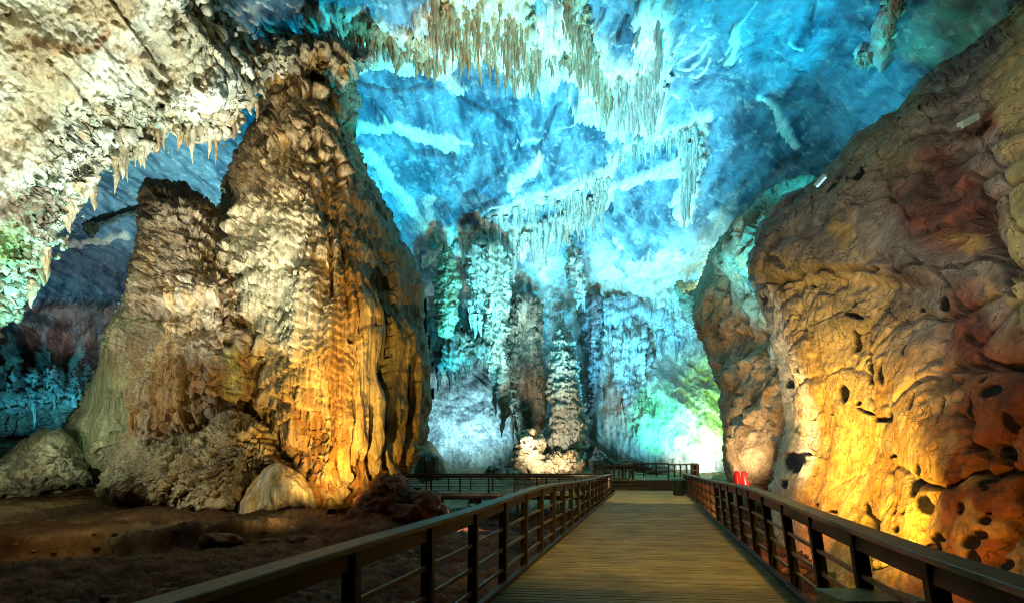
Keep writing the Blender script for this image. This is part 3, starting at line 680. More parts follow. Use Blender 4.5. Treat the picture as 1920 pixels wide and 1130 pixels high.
HOLES = [(1611,693,6,20,5),(1635,690,8,24,0),(1612,650,3,26,0),(1560,735,10,18,-10),(1707,880,8,13,20),(1700,905,7,24,-5),(1716,945,10,17,0),(1607,950,6,14,-15),(1617,975,7,22,-25),(1655,938,5,9,0),(1656,952,6,7,0),(1680,955,4,4,0),(1666,985,7,6,30),(1655,1000,6,4,0),
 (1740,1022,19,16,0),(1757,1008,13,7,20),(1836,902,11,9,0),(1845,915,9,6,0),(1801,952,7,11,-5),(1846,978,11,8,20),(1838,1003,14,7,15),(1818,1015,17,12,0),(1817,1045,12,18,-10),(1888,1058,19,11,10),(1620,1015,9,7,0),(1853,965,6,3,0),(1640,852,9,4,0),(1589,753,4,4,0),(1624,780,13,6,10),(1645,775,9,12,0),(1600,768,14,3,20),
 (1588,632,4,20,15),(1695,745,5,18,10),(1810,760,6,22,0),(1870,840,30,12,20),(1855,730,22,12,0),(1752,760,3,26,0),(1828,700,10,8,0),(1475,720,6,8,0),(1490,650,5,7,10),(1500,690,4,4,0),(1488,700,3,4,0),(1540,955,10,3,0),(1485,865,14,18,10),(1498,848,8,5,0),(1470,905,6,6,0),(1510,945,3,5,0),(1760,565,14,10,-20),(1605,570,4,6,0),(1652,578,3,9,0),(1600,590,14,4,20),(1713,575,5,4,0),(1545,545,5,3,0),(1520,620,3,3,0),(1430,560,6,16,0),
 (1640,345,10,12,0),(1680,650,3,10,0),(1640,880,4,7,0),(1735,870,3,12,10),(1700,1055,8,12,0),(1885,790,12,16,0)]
LINES = [([(1430,525),(1500,535),(1560,522),(1620,515),(1700,512),(1752,505)],5,.7),([(1750,500),(1730,470),(1745,420),(1700,380),(1690,330),(1720,290)],5,.5),([(1700,375),(1655,400),(1630,402)],4,.4),([(1830,330),(1855,420),(1865,500),(1890,560),(1920,620)],10,.7),
 ([(1760,510),(1850,480),(1900,495),(1925,500)],8,.6),([(1760,515),(1790,560),(1790,620),(1830,680),(1925,690)],10,.7),([(1720,290),(1790,250),(1860,220),(1925,170)],7,.5),([(1855,280),(1880,330),(1885,420),(1920,440)],6,.5),([(1612,640),(1612,760)],3,.2)]
POLY_I = [(1412,455),(1428,425),(1475,385),(1520,350),(1565,318),(1605,265),(1650,235),(1700,205),(1745,150),(1800,105),(1860,60),(1925,5),(2100,-120),(2500,-400),(2900,-400),(2900,1700),(1500,1400),(1452,1250),(1440,1080),(1446,985),(1440,915),(1455,865),(1472,800),(1466,740),(1460,690),(1448,640),(1430,590),(1412,560),(1398,500)]
def style_I(c):
    x, y, z, px, py = c.x, c.y, c.z, c.px, c.py
    n = fbm(x*.16, y*.16, z*.13, 3); n2 = fbm(x*.6, y*.45, z*.4, 4, .55); n4 = fbm(x*2.2, y*2, z*1.6, 3, .6)
    wx = px+7*fbm(x*.9, y*.9, z*.9, 3); wy = py+7*fbm(x*.9, y*.9, z*.9+20, 3)
    f1, f2 = worley((x*.42+.16*n2).astype(F32), (y*.3+.06*n4).astype(F32), (z*.5+.12*n2).astype(F32))
    g1, g2 = worley((x*1.3+.35*n4).astype(F32), (y*.9).astype(F32), (z*1.1).astype(F32))
    upr = ss(1700, 1800, px+.35*(py-500))          # blocky outer part
    upt = 1-ss(480, 540, py+.1*(px-1600))
    cr = ss(.07, 0., f2-f1)*np.clip(.25+upr+.5*upt*ss(0, .3, n2), 0, 1)
    gr = ss(.06, 0., g2-g1)*ss(.0, .25, n2+.5*n)*(.35+.5*(1-ss(560, 700, py)))
    big = ridge(x*.22, y*.16, z*.12, 2, .5)
    sc = np.clip(c.d/18, .3, 1)
    disp = sc*(.55*n+(.13-.05*ss(600, 700, py)*(1-ss(1640, 1720, px)))*n2+.05*n4+.03*ridge(x*3, y*3, z*3, 2)+.08*big+.17*ss(0, .14, f2-f1)*(.3+.7*np.clip(upr+upt, 0, 1))-.34*cr-.12*gr+.22*ss(0, .5, f2-f1)*upr)
    disp = disp+.6*ss(540, 505, py+8*perlin(px*.02, 1., 1.))*ss(1400, 1460, px)*(1-ss(1740, 1800, px))      # overhanging lip
    sm = blob(px, py, 1585, 900, 125, 190, 8, .5); keepd = sc*(.55*n+.08*big); disp = disp*(1-.72*sm)+.72*sm*keepd
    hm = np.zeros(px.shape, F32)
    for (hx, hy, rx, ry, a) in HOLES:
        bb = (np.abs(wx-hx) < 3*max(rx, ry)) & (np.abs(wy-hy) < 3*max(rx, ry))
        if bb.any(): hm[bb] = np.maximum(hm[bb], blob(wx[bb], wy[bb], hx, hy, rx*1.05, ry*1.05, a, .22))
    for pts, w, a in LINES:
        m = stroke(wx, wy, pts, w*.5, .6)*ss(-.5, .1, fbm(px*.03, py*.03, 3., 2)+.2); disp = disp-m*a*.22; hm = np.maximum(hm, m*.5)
    disp = disp-hm*.007*c.d
    # palette: upper taupe, red brown pocket, yellowish outer blocks, golden face, rusty foot
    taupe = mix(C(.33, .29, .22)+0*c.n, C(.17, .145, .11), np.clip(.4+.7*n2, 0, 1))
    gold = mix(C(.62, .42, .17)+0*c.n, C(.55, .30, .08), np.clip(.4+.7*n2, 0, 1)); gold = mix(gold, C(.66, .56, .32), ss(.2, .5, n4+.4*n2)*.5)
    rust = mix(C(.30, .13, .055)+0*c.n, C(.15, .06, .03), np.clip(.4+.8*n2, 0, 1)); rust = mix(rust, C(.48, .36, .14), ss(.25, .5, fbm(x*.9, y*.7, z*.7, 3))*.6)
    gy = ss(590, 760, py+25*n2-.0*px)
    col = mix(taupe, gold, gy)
    rr = ss(1660, 1790, px+.0*(py-700)+45*n2)*ss(560, 700, py)
    col = mix(col, rust, rr)
    col = mix(col, mix(C(.20, .065, .035)+0*c.n, C(.09, .035, .025), ss(-.2, .3, n4)), np.clip(blob(wx, wy, 1775, 380, 75, 110, -30, .35)+blob(wx, wy, 1850, 230, 60, 22, -35, .4)+blob(wx, wy, 1800, 620, 40, 90, 0, .5), 0, 1)*.9)
    col = mix(col, C(.40, .34, .14), ss(1868, 1885, px+8*n2)*(1-ss(560, 640, py))*.9)
    col = mix(col, C(.42, .35, .15), blob(wx, wy, 1890, 150, 50, 55, -35, .3)*.8)
    col = mix(col, C(.30, .28, .15), ss(420, 300, py)*(1-ss(1720, 1780, px))*.6)
    col = mix(col, C(.55, .36, .10), np.clip(blob(wx, wy, 1622, 438, 22, 26, 0, .5)+blob(wx, wy, 1632, 480, 8, 14, 0, .5)+blob(wx, wy, 1810, 455, 28, 20, 0, .5)+blob(wx, wy, 1835, 545, 22, 22, 0, .5), 0, 1)*.7*ss(-.5, .2, n4+.2))
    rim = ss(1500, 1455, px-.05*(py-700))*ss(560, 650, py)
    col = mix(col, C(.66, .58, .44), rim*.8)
    gr = gr*(1-.7*sm); cr = cr*(1-.5*sm)
    col = mix(col, C(.70, .55, .26), sm*ss(.0, .45, n4*.6+fbm(x*.8, y*.8, z*.8, 3))*.5)
    col = mix(col, C(.013, .010, .008), np.clip(hm*1.3, 0, 1)); col = mix(col, DARK, np.clip(cr*.7+gr*.6, 0, .8))  # near-black colour paints the shade of deep pockets; actual dents are shallow
    return disp, col
dI = tps([(1400,400,23),(1400,1000,20.5),(1470,600,20),(1470,900,19),(1560,400,18.5),(1560,700,16.5),(1560,1000,15),(1700,200,17),(1700,500,14),(1700,800,12),(1700,1060,11),(1920,0,14.5),(1920,250,11.5),(1920,500,10),(1920,800,8.8),(1920,1100,8),(2400,-400,10),(2400,500,5.5),(2400,1100,5),(2900,500,4),(1560,1300,11),(2000,1600,6.0)])
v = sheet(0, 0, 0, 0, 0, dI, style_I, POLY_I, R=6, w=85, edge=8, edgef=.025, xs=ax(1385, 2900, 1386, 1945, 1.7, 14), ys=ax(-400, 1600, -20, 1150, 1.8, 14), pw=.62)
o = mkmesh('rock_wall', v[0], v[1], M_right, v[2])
tag(o, kind='structure', label='tall golden right rock wall with dark solution holes')

# ---- stalactite clusters on the ceiling (each one fused body of drip stones)
M_stal = rockmat('stalactites', .65, .7, 5, .06, .5, .3, .25)
def curtain(name, label, area, n, Lr, rr, c1, c2, poly=None, push=1.0, flare=.3):
    it = []
    for k in range(n):
        i = random.randrange(len(area)-1); t = random.random()
        a, b = area[i], area[i+1]; w = a[2]+(b[2]-a[2])*t
        px = a[0]+(b[0]-a[0])*t+random.uniform(-w, w)*.6; py = a[1]+(b[1]-a[1])*t+random.uniform(-w, w)
        d = float(SH(px, py))-random.uniform(.2, push)
        s = d/33; L = (Lr[0]+(Lr[1]-Lr[0])*random.random()**2.2*1.15)*s; r = random.uniform(*rr)*s*(.6+.5*L/Lr[1]/s)
        it.append((*P(px, py, d), L, r))
    v = cones(it, c1, c2)
    if poly:
        def sty(c):
            x, y, z = c.x, c.y, c.z
            r = ridge(x*1.1, y*.8, z*.4, 4, .6); n = fbm(x*.7, y*.6, z*.5, 3); tt, _, _ = tiers(x, z, 1.0, 41.)
            col = mix(c1+0*c.n, c2, np.clip(.4+.9*n, 0, 1)); col = mix(col, UMBER, ss(0, 1., -r)*.6)
            return .5*r+.5*tt, col
        xs_, ys_ = [p[0] for p in poly], [p[1] for p in poly]
        v = join([v, sheet(min(xs_)-12, max(xs_)+12, min(ys_)-12, max(ys_)+12, 2, lambda X, Y: SH(X, Y)-push*.9, sty, poly, R=2.2, w=26, edge=10, edgef=.06, back=False)])
    o = mkmesh(name, v[0], v[1], M_stal, v[2]); tag(o, label, 'stalactites', 'stalactite clusters under the ceiling'); return o
G1, G2 = C(.70, .68, .48), C(.46, .34, .18); W1, W2 = C(.74, .72, .62), C(.55, .48, .36)
curtain('stalactite_cluster', 'dense bushy stalactite cluster at the top centre of the ceiling', [(820,30,25),(850,60,45),(900,60,55),(950,70,55),(985,95,35),(1010,110,15)], 300, (.6, 2.1), (.10, .26), G1, G2,
        [(822,-60),(1000,-60),(1005,20),(1012,80),(1000,118),(960,125),(905,118),(850,105),(822,90),(815,40)], 1.6)
curtain('stalactite_cluster', 'brown stalactite fringe along the ledge left of the bushy cluster', [(655,50,10),(700,65,14),(740,85,20),(790,100,22),(830,110,18)], 110, (.5, 1.5), (.1, .24), C(.62, .50, .30), C(.42, .27, .12),
        [(600,0),(680,28),(740,48),(800,60),(850,80),(845,125),(800,120),(740,110),(690,95),(640,60)], 1.0)
curtain('stalactite_cluster', 'short brown stalactites in the gap right of the bushy cluster', [(1005,105,14),(1040,112,14),(1075,105,14)], 40, (.4, 1.1), (.1, .2), C(.60, .48, .30), C(.36, .24, .12), None, .9)
curtain('stalactite_cluster', 'long dripping stalactite column hanging down right of top centre', [(1065,10,20),(1085,60,26),(1105,110,26),(1125,160,22),(1140,190,16)], 150, (.6, 1.9), (.1, .24), G1, G2,
        [(1045,-50),(1095,-50),(1108,30),(1125,80),(1140,140),(1145,190),(1125,205),(1100,165),(1085,120),(1055,90),(1048,40)], 1.3)
curtain('stalactite_cluster', 'pointed stalactite group below the pale strip that climbs to the top edge', [(1235,20,14),(1238,80,20),(1225,130,22),(1190,165,24),(1160,180,26),(1200,190,24),(1235,180,14)], 190, (.6, 2.3), (.1, .25), W1, W2,
        [(1225,-50),(1258,-50),(1258,60),(1262,140),(1248,190),(1210,215),(1150,210),(1130,175),(1170,155),(1205,120),(1215,60)], 1.4)
curtain('stalactite_cluster', 'pale hanging stalactites on the ledge left of the right rock wall', [(1300,255,12),(1300,300,18),(1288,340,14),(1284,370,8)], 70, (.6, 2.0), (.08, .2), W1, W2,
        [(1275,262),(1320,250),(1328,300),(1305,350),(1288,392),(1276,350),(1268,300)], 1.4)
curtain('stalactite_cluster', 'ragged white ledge drips crossing the blue ceiling under the middle', [(905,440,14),(960,405,14),(1010,380,14),(1060,372,12),(1110,355,12),(1138,335,8)], 80, (.3, 1.7), (.08, .2), W1, W2, None, 1.2)
curtain('stalactite_cluster', 'lower ragged white ledge drips just above the hanging columns', [(850,455,12),(920,455,18),(980,455,16),(1040,425,20),(1090,395,14),(1130,375,10)], 95, (.4, 2.1), (.1, .25), W1, W2, 
        [(1030,400),(1075,395),(1078,430),(1062,475),(1040,450)], 1.2)
curtain('stalactite_cluster', 'thin white drips along the upper right ledge of the ceiling', [(1145,300,8),(1200,270,8),(1250,255,8),(1310,255,8)], 70, (.4, 1.5), (.07, .16), W1, W2, None, .9)
curtain('stalactite_cluster', 'small pale stalactite clump alone near the top right corner', [(1680,0,8),(1668,40,14),(1660,70,9)], 40, (.4, 1.1), (.1, .22), G1, G2, [(1664,-10),(1694,-5),(1684,50),(1664,90),(1650,60),(1652,30)], .9)
curtain('stalactite_cluster', 'small flat stalactite clump below the top right clump', [(1600,115,6),(1630,105,8),(1655,115,5)], 20, (.2, .6), (.1, .2), G1, G2, [(1590,118),(1615,98),(1650,106),(1662,122),(1630,130)], .7)

# ---- hanging columns and pillars of the back wall
def hang(name, label, cat, poly, dep, R, w, c1, c2, h1=1.5, seed=0., fl_amt=.5, step=1.9, edge=7, tamt=.7, mat=None, extra=None, drips=0, group=None):
    def sty(c):
        x, y, z, px, py = c.x, c.y, c.z, c.px, c.py
        t1, _, _ = tiers(x, z, h1, seed); t2, _, _ = tiers(x, z, h1*.4, seed+3); fl = flutes(x, y, z, 1.0, seed, .08, 3)
        n = fbm(x*.4, y*.4, z*.2, 3); n2 = fbm(x*1.5, y, z*.4, 3)
        disp = .5*tamt*t1+.35*tamt*t2+fl_amt*fl*.9+.7*n+.14*flutes(x, y, z, 2.4, seed+5, .07, 2)
        col = mix(c1+0*c.n, c2, np.clip(.4+.9*n2+.5*n, 0, 1)); col = mix(col, UMBER*.8, ss(.2, 1., -fl*.5+n2*.4)*.5)
        if extra is not None: disp, col = extra(c, disp, col)
        return disp, col
    xs_, ys_ = [p[0] for p in poly], [p[1] for p in poly]
    v = sheet(min(xs_)-10, max(xs_)+10, min(ys_)-10, max(ys_)+10, step, dep if callable(dep) else (lambda X, Y: dep+0*X), sty, poly, R=R, w=w, edge=edge, edgef=.06, back=True, seed=seed)
    if drips:
        yb_ = sorted(poly, key=lambda p: -p[1]); it = []
        for k in range(drips):
            px = random.uniform(min(xs_)+4, max(xs_)-4)
            # lowest inside row
            yl = [p for p in range(int(min(ys_)), int(max(ys_)), 3) if polysd(np.array([px]), np.array([float(p)]), poly)[0] > 3]
            if not yl: continue
            d = (dep if not callable(dep) else float(dep(px, yl[-1])))+R*.5
            it.append((*P(px, yl[-1], d), random.uniform(.8, 2.6), random.uniform(.15, .4)))
        if it: v = join([v, cones(it, c1, c2)])
    o = mkmesh(name, v[0], v[1], mat or M_flow, v[2]); tag(o, label, cat, group); return o
HB, HC = C(.52, .52, .38), C(.34, .26, .17)
hang('hanging_column', 'bulbous yellowish hanging stone column beside the giant stalagmite', 'stalactite', [(818,460),(850,452),(862,520),(864,590),(850,625),(832,640),(815,600),(812,540)], 50, 3, 24, C(.55, .52, .30), C(.36, .28, .14), 1.0, 51., .3, drips=0)
hang('hanging_column', 'twin grey green hanging curtain left of the long drip curtain', 'stalactite', [(872,462),(912,455),(918,520),(912,600),(896,620),(880,580),(870,520)], 51, 2.5, 20, C(.58, .62, .5), C(.35, .33, .25), 1.2, 52., .5, drips=6)
hang('drip_curtain', 'long pale drip curtain reaching from the ledge down the back wall', 'stalactite', [(892,470),(930,440),(962,460),(966,540),(956,640),(962,720),(955,770),(938,790),(925,740),(915,690),(905,640),(900,560)], 52, 3, 26, C(.66, .66, .52), C(.44, .38, .26), 1.6, 53., .6, drips=10)
hang('rock_buttress', 'brown fluted rock buttress between the drip curtain and the textured stalagmite', 'rock formation', [(955,560),(985,545),(1012,560),(1020,620),(1018,680),(1035,740),(1020,800),(985,830),(958,800),(950,720),(948,640)], 55, 3, 30, C(.50, .42, .30), C(.24, .18, .13), 1.6, 54., .7, drips=14)
hang('hanging_column', 'short two tone stalactite tongue hanging above the textured stalagmite', 'stalactite', [(1068,470),(1082,462),(1098,478),(1104,540),(1090,572),(1070,560),(1062,520)], 53, 2.5, 18, C(.68, .64, .58), C(.42, .30, .2), 2.0, 55., .7, drips=3)
def ex_cave(c, disp, col):
    return disp, mix(col, C(.16, .12, .13), np.clip(.6+fbm(c.x*.5, c.y*.5, c.z*.3, 3), 0, 1)*.8)
hang('rock_buttress', 'dark purplish slanting rock rib right of the textured stalagmite', 'rock formation', [(1085,560),(1120,545),(1135,600),(1128,680),(1122,760),(1105,800),(1095,720),(1092,640)], 56.5, 2.5, 22, C(.42, .36, .36), C(.2, .16, .15), 1.8, 56., .9, extra=ex_cave)
hang('rock_buttress', 'dark knobbly overhang below the bulbous hanging column', 'rock formation', [(812,640),(850,615),(900,612),(935,640),(940,670),(900,672),(860,690),(822,712),(812,690)], 52, 4, 26, C(.34, .33, .25), C(.14, .13, .1), 1.4, 57., .6, drips=10)
hang('rock_buttress', 'pale cyan lit drapery rib below the blue boulders on the back wall', 'rock formation', [(1140,620),(1180,590),(1215,600),(1228,680),(1222,760),(1226,815),(1205,838),(1180,790),(1160,740),(1150,690)], 56, 1.8, 40, C(.56, .56, .54), C(.3, .27, .25), 1.8, 58., .9, drips=4)
def ex_lumps(c, disp, col):
    f1, f2 = worley((c.x*.55).astype(F32), (c.y*.3).astype(F32), (c.z*.6).astype(F32))
    return disp+.9*ss(.9, .1, f1), mix(col, C(.5, .55, .6), np.full(f1.shape, .6))
hang('rock_buttress', 'cluster of rounded blue lit boulders high on the back wall', 'rock formation', [(1125,560),(1160,545),(1230,560),(1270,590),(1290,640),(1260,650),(1215,610),(1170,625),(1135,610)], 56.3, 1.6, 34, C(.45, .5, .55), C(.3, .33, .36), 2., 59., .2, extra=ex_lumps, tamt=.1, drips=8)
# textured stalagmite
def ex_T(c, disp, col):
    x, y, z, px, py = c.x, c.y, c.z, c.px, c.py
    s = ridge(x*.55+z*.35, y*.3, z*1.0-x*.1, 3, .55)
    t2, _, _ = tiers(x+.3*z, z, .8, 77., 1.6, .6)
    disp = .28*s+.30*t2+.5*fbm(x*.3, y*.3, z*.2, 2)+.12*ridge(x*1.6+z, y, z*2.6-x*.5, 3, .6)
    col = mix(C(.34, .36, .30)+0*c.n, C(.13, .13, .11), ss(-.3, .6, -s)); col = mix(col, C(.46, .40, .3), ss(.1, .5, fbm(x*.5, y*.5, z*.2, 3))*.7)
    return disp, col
hang('stalagmite', 'tall scaly grey green stalagmite standing against the back wall', 'stalagmite', [(1040,612),(1050,602),(1066,604),(1076,640),(1086,690),(1096,740),(1104,800),(1100,860),(1085,882),(1040,880),(1024,840),(1028,770),(1024,720),(1032,660)], 48, 3.5, 34, C(.5, .5, .4), C(.25, .22, .18), .8, 60., .3, extra=ex_T, step=1.5)
# small crown on its tip
it = [(*P(1053+dx, 607, 50.5), L, .09) for dx, L in ((-5, .8), (0, 1.3), (4, 1.0), (8, .7))]
v = cones(it, C(.62, .6, .5), C(.5, .45, .35), up=True)
crown = mkmesh('stalagmite_crown', v[0], v[1], M_flow, v[2], parent=[o for o in bpy.data.objects if o.get('label', '').startswith('tall scaly')][0])
def ex_M(c, disp, col):
    x, y, z = c.x, c.y, c.z
    r = ridge(x*.7+z*.2, y*.5, z*.7, 4, .6)
    return .6*r+.8*fbm(x*.3, y*.3, z*.3, 2), mix(mix(C(.58, .47, .30)+0*c.n, C(.26, .18, .1), ss(-.2, .9, -r)), C(.55, .30, .12), ss(-.1, .4, fbm(x*.5, y*.5, z*.5, 2))*.6)
hang('flowstone_mound', 'orange brown knobbly mound at the foot of the scaly stalagmite', 'rock formation', [(962,850),(968,815),(985,800),(1012,815),(1030,850),(1060,840),(1090,850),(1105,865),(1100,893),(1000,896),(958,890)], 45, 2.5, 26, C(.5, .4, .3), C(.3, .2, .1), .8, 61., .3, extra=ex_M, step=1.5)
hang('flowstone_mound', 'little blue white crag at the end of the low rocks on the back floor', 'rock formation', [(1106,845),(1122,832),(1135,850),(1145,880),(1150,896),(1108,896)], 44, 2, 18, C(.6, .62, .62), C(.35, .3, .28), .8, 62., .5, step=1.5)
hang('boulder', 'smooth dark olive boulder peeking out behind the giant stalagmite', 'boulder', [(780,852),(802,843),(822,850),(832,868),(832,900),(775,905)], 36, 1.5, 22, C(.24, .22, .12), C(.15, .13, .08), 3, 63., .05, step=1.5, tamt=.05, edge=2)
hang('stalagmite', 'small white tipped stalagmite on the low rocks by the far railing', 'stalagmite', [(932,890),(934,862),(938,853),(943,866),(948,890)], 42, .4, 8, C(.6, .62, .6), C(.4, .36, .3), .4, 64., .2, step=1.2, edge=1.5, tamt=.15)
hang('rubble_mound', 'low line of pale rocks on the brown bank behind the far walkway', 'rock formation', [(905,892),(912,880),(925,868),(940,882),(960,876),(980,880),(990,893),(940,898)], 41, 1, 12, C(.55, .48, .36), C(.3, .22, .14), .5, 65., .3, step=1.3, edge=4)
# dark ledge slab sticking out on the left, with fringe
def ex_L(c, disp, col):
    return disp*.3, mix(C(.16, .17, .14)+0*c.n, C(.08, .08, .07), np.clip(.5+fbm(c.x, c.y, c.z, 3), 0, 1))
hang('rock_ledge', 'dark rock ledge jutting under the blue ceiling left of the stalagmites', 'rock formation', [(160,412),(190,402),(240,385),(275,378),(275,402),(240,410),(195,426),(165,424)], 40, 2, 14, C(.2, .2, .2), C(.1, .1, .1), 1., 66., .2, extra=ex_L, step=1.6, edge=3)
hang('hanging_column', 'small pale drip fringe under the end of the dark rock ledge', 'stalactite', [(150,418),(170,412),(188,422),(184,440),(170,450),(158,438)], 39, 1, 10, C(.6, .62, .5), C(.4, .42, .3), .8, 67., .5, step=1.4, edge=4)
# stalactites in the far left hollow
for k, (x0, y0, y1, w_, lab) in enumerate([(60,690,775,16,'dark broad stalactite nearest the left edge of the far hollow'),(98,680,760,13,'blue edged stalactite in the middle of the far hollow'),(140,690,770,12,'narrow stalactite in the far hollow beside the grey flank'),(20,690,740,12,'stub stalactite at the left edge of the far hollow')]):
    hang('stalactite', lab, 'stalactite', [(x0-w_,y0),(x0+w_,y0-4),(x0+w_*.8,(y0+y1)/2),(x0+2,y1),(x0-w_*.7,(y0+y1)/2)], 58, 2, 14, C(.3, .32, .30), C(.12, .12, .12), 2., 70.+k, .7, step=2, drips=3)

# ================================================================ LOOSE ROCKS
def rockmesh(sx, sy, sz, seed, c1, c2, n=28):
    th = np.linspace(0, 2*math.pi, n, endpoint=False); ph = np.linspace(.02, math.pi-.02, n//2)
    T, PH = np.meshgrid(th, ph); d = np.stack([np.sin(PH)*np.cos(T), np.sin(PH)*np.sin(T), np.cos(PH)], -1)
    f1, f2 = worley((d[..., 0]*1.1+seed).astype(F32), (d[..., 1]*1.1).astype(F32), (d[..., 2]*1.1).astype(F32))
    r = .8+.25*fbm(d[..., 0]*1.2+seed, d[..., 1]*1.2, d[..., 2]*1.2, 3)+.2*(f2-f1)
    V = d*r[..., None]*np.array([sx, sy, sz]); i = np.arange(T.size).reshape(T.shape); j = np.roll(i, -1, 1)
    Q = np.stack([i[:-1], i[1:], j[1:], j[:-1]], -1).reshape(-1, 4)
    m = np.clip(.5+fbm(d[..., 0]*2+seed, d[..., 1]*2, d[..., 2]*2, 3), 0, 1)
    return V.reshape(-1, 3), Q, mix(c1+0*d, c2, m).reshape(-1, 3)
def rock(name, label, px, py, d, s, seed, c1, c2, group=None, rz=0):
    v = rockmesh(*s, seed, c1, c2)
    dd = np.linspace(5, 45, 800); hit = [q for q in dd if P(px, py, q)[2] < gz(P(px, py, q)[0], q)+s[2]*.4]
    d = hit[0] if hit else d
    o = mkmesh(name, v[0], v[1], M_rock, v[2]); o.location = P(px, py, d); o.rotation_euler = (0, 0, rz)
    tag(o, label, 'rock', group); return o
GR = 'rocks lying on the cave floor'
rock('rock', 'flat pale slab lying at the foot of the grey mound on the far left', 92, 922, 23, (.75, .5, .22), 1, C(.62, .5, .32), C(.4, .3, .18), GR)
rock('rock', 'pale block next to the flat slab at the left mound', 136, 914, 23, (.36, .35, .26), 2, C(.66, .55, .36), C(.45, .34, .2), GR)
rock('rock', 'rounded stone at the left edge beside the ledge', 20, 932, 22, (.75, .5, .28), 3, C(.5, .42, .26), C(.36, .28, .16), GR)
rock('rock', 'small pointed stone standing on the dark soil below the ledge', 132, 1040, 12, (.16, .12, .19), 4, C(.36, .22, .1), C(.22, .12, .06), GR)
rock('rock', 'tiny upright stone in the middle of the dark soil', 214, 1032, 13, (.08, .08, .14), 5, C(.3, .17, .09), C(.2, .1, .06), GR)
rock('rock', 'dark flat boulder in front of the yellow drape', 415, 1010, 17, (.85, .5, .3), 6, C(.22, .12, .06), C(.14, .07, .04), GR)
rock('rock', 'dark rounded boulder right of the flat dark boulder', 505, 1020, 16, (.5, .4, .26), 7, C(.2, .1, .055), C(.13, .06, .04), GR)
rock('rock', 'dark blocky boulder at the foot of the shadowed rubble mound', 565, 1015, 16, (.6, .5, .3), 8, C(.18, .08, .05), C(.12, .05, .035), GR)
for k, (px, py, d, s, lab) in enumerate([(1330,905,33,.5,'brown rock on the ground right of the bin'),(1400,1010,15.5,.4,'orange lit rock behind the right railing near its middle'),(1440,1040,13.5,.35,'reddish rock at the foot of the golden wall nearest the rim'),(1490,1075,12,.38,'glowing orange rock lying below the golden wall'),(1375,960,20,.5,'dull red rock behind the right railing far along')]):
    rock('rock', lab, px, py, d, (s, s, s*.6), 10+k, C(.42, .2, .1), C(.26, .11, .06), GR)

base = rockmesh(1, 1, .7, 33, C(.34, .22, .12), C(.16, .09, .05), n=10); parts = []
for k in range(1500):
    y = 7+26*random.random()**1.3; x = random.uniform(-.95, .45)*y
    if abs(x-.26*y+.1) < 2.4: continue
    if x > .26*y+6: continue
    sc_ = random.choice([.05, .07, .07, .1, .14, .2])*random.uniform(.7, 1.3); an = random.random()*6.28
    V = base[0]*sc_*np.array([random.uniform(.7, 1.4), 1, random.uniform(.5, 1)]); V = np.stack([V[:, 0]*math.cos(an)-V[:, 1]*math.sin(an), V[:, 0]*math.sin(an)+V[:, 1]*math.cos(an), V[:, 2]], -1)
    parts.append((V+np.array([x, y, gz(x, y)+sc_*.1]), base[1], base[2]*random.uniform(.25, .8)))
v = join(parts); o = mkmesh('gravel', v[0], v[1], M_rock, v[2]); tag(o, 'loose stones scattered over the dark soil around the boardwalk', 'gravel', kind='stuff')

# ================================================================ TIMBER WALKWAY
M_rail = woodmat('rail_timber', (.13, .11, .06), .5)
M_post = woodmat('post_timber', (.045, .026, .016), .6)
M_deck = woodmat('deck_timber', (.2, .14, .08), .7, attr=True, spec=.25)
M_dark = woodmat('dark_timber', (.05, .033, .022), .7)

class MB:
    def __init__(s): s.V = []; s.Q = []; s.K = []; s.o = 0
    def beam(s, a, b, w, h, up=(0, 0, 1), k=(.2, .14, .08)):
        a = np.array(a, float); b = np.array(b, float); t = b-a; L = np.linalg.norm(t); t /= L
        up = np.array(up, float); sd = np.cross(t, up); sd /= np.linalg.norm(sd)+1e-9; u2 = np.cross(sd, t)
        ch = min(w, h)*.12
        prof = [(-w/2+ch, -h/2), (w/2-ch, -h/2), (w/2, -h/2+ch), (w/2, h/2-ch), (w/2-ch, h/2), (-w/2+ch, h/2), (-w/2, h/2-ch), (-w/2, -h/2+ch)]
        v = [a+sd*p+u2*q for p, q in prof]+[b+sd*p+u2*q for p, q in prof]
        n = 8; q = [(i, (i+1) % n, (i+1) % n+n, i+n) for i in range(n)]
        q += [(0, 7, 2, 1), (7, 6, 3, 2), (6, 5, 4, 3)]+[(8, 9, 10, 15), (15, 10, 11, 14), (14, 11, 12, 13)]
        s.V.append(np.array(v)); s.Q.append(np.array(q)+s.o); s.K.append(np.tile(np.array(k)[None], (16, 1))); s.o += 16
    def build(s, name, mat, parent=None, origin=(0, 0, 0)):
        o = mkmesh(name, np.concatenate(s.V)-np.array(origin), np.concatenate(s.Q), mat, np.concatenate(s.K), parent, smooth=False); return o

def pathpt(pts, t):
    """pts list of (d, x, z) keyed by depth"""
    p = np.array(pts, float); return np.array([np.interp(t, p[:, 0], p[:, 1]), t, np.interp(t, p[:, 0], p[:, 2])])

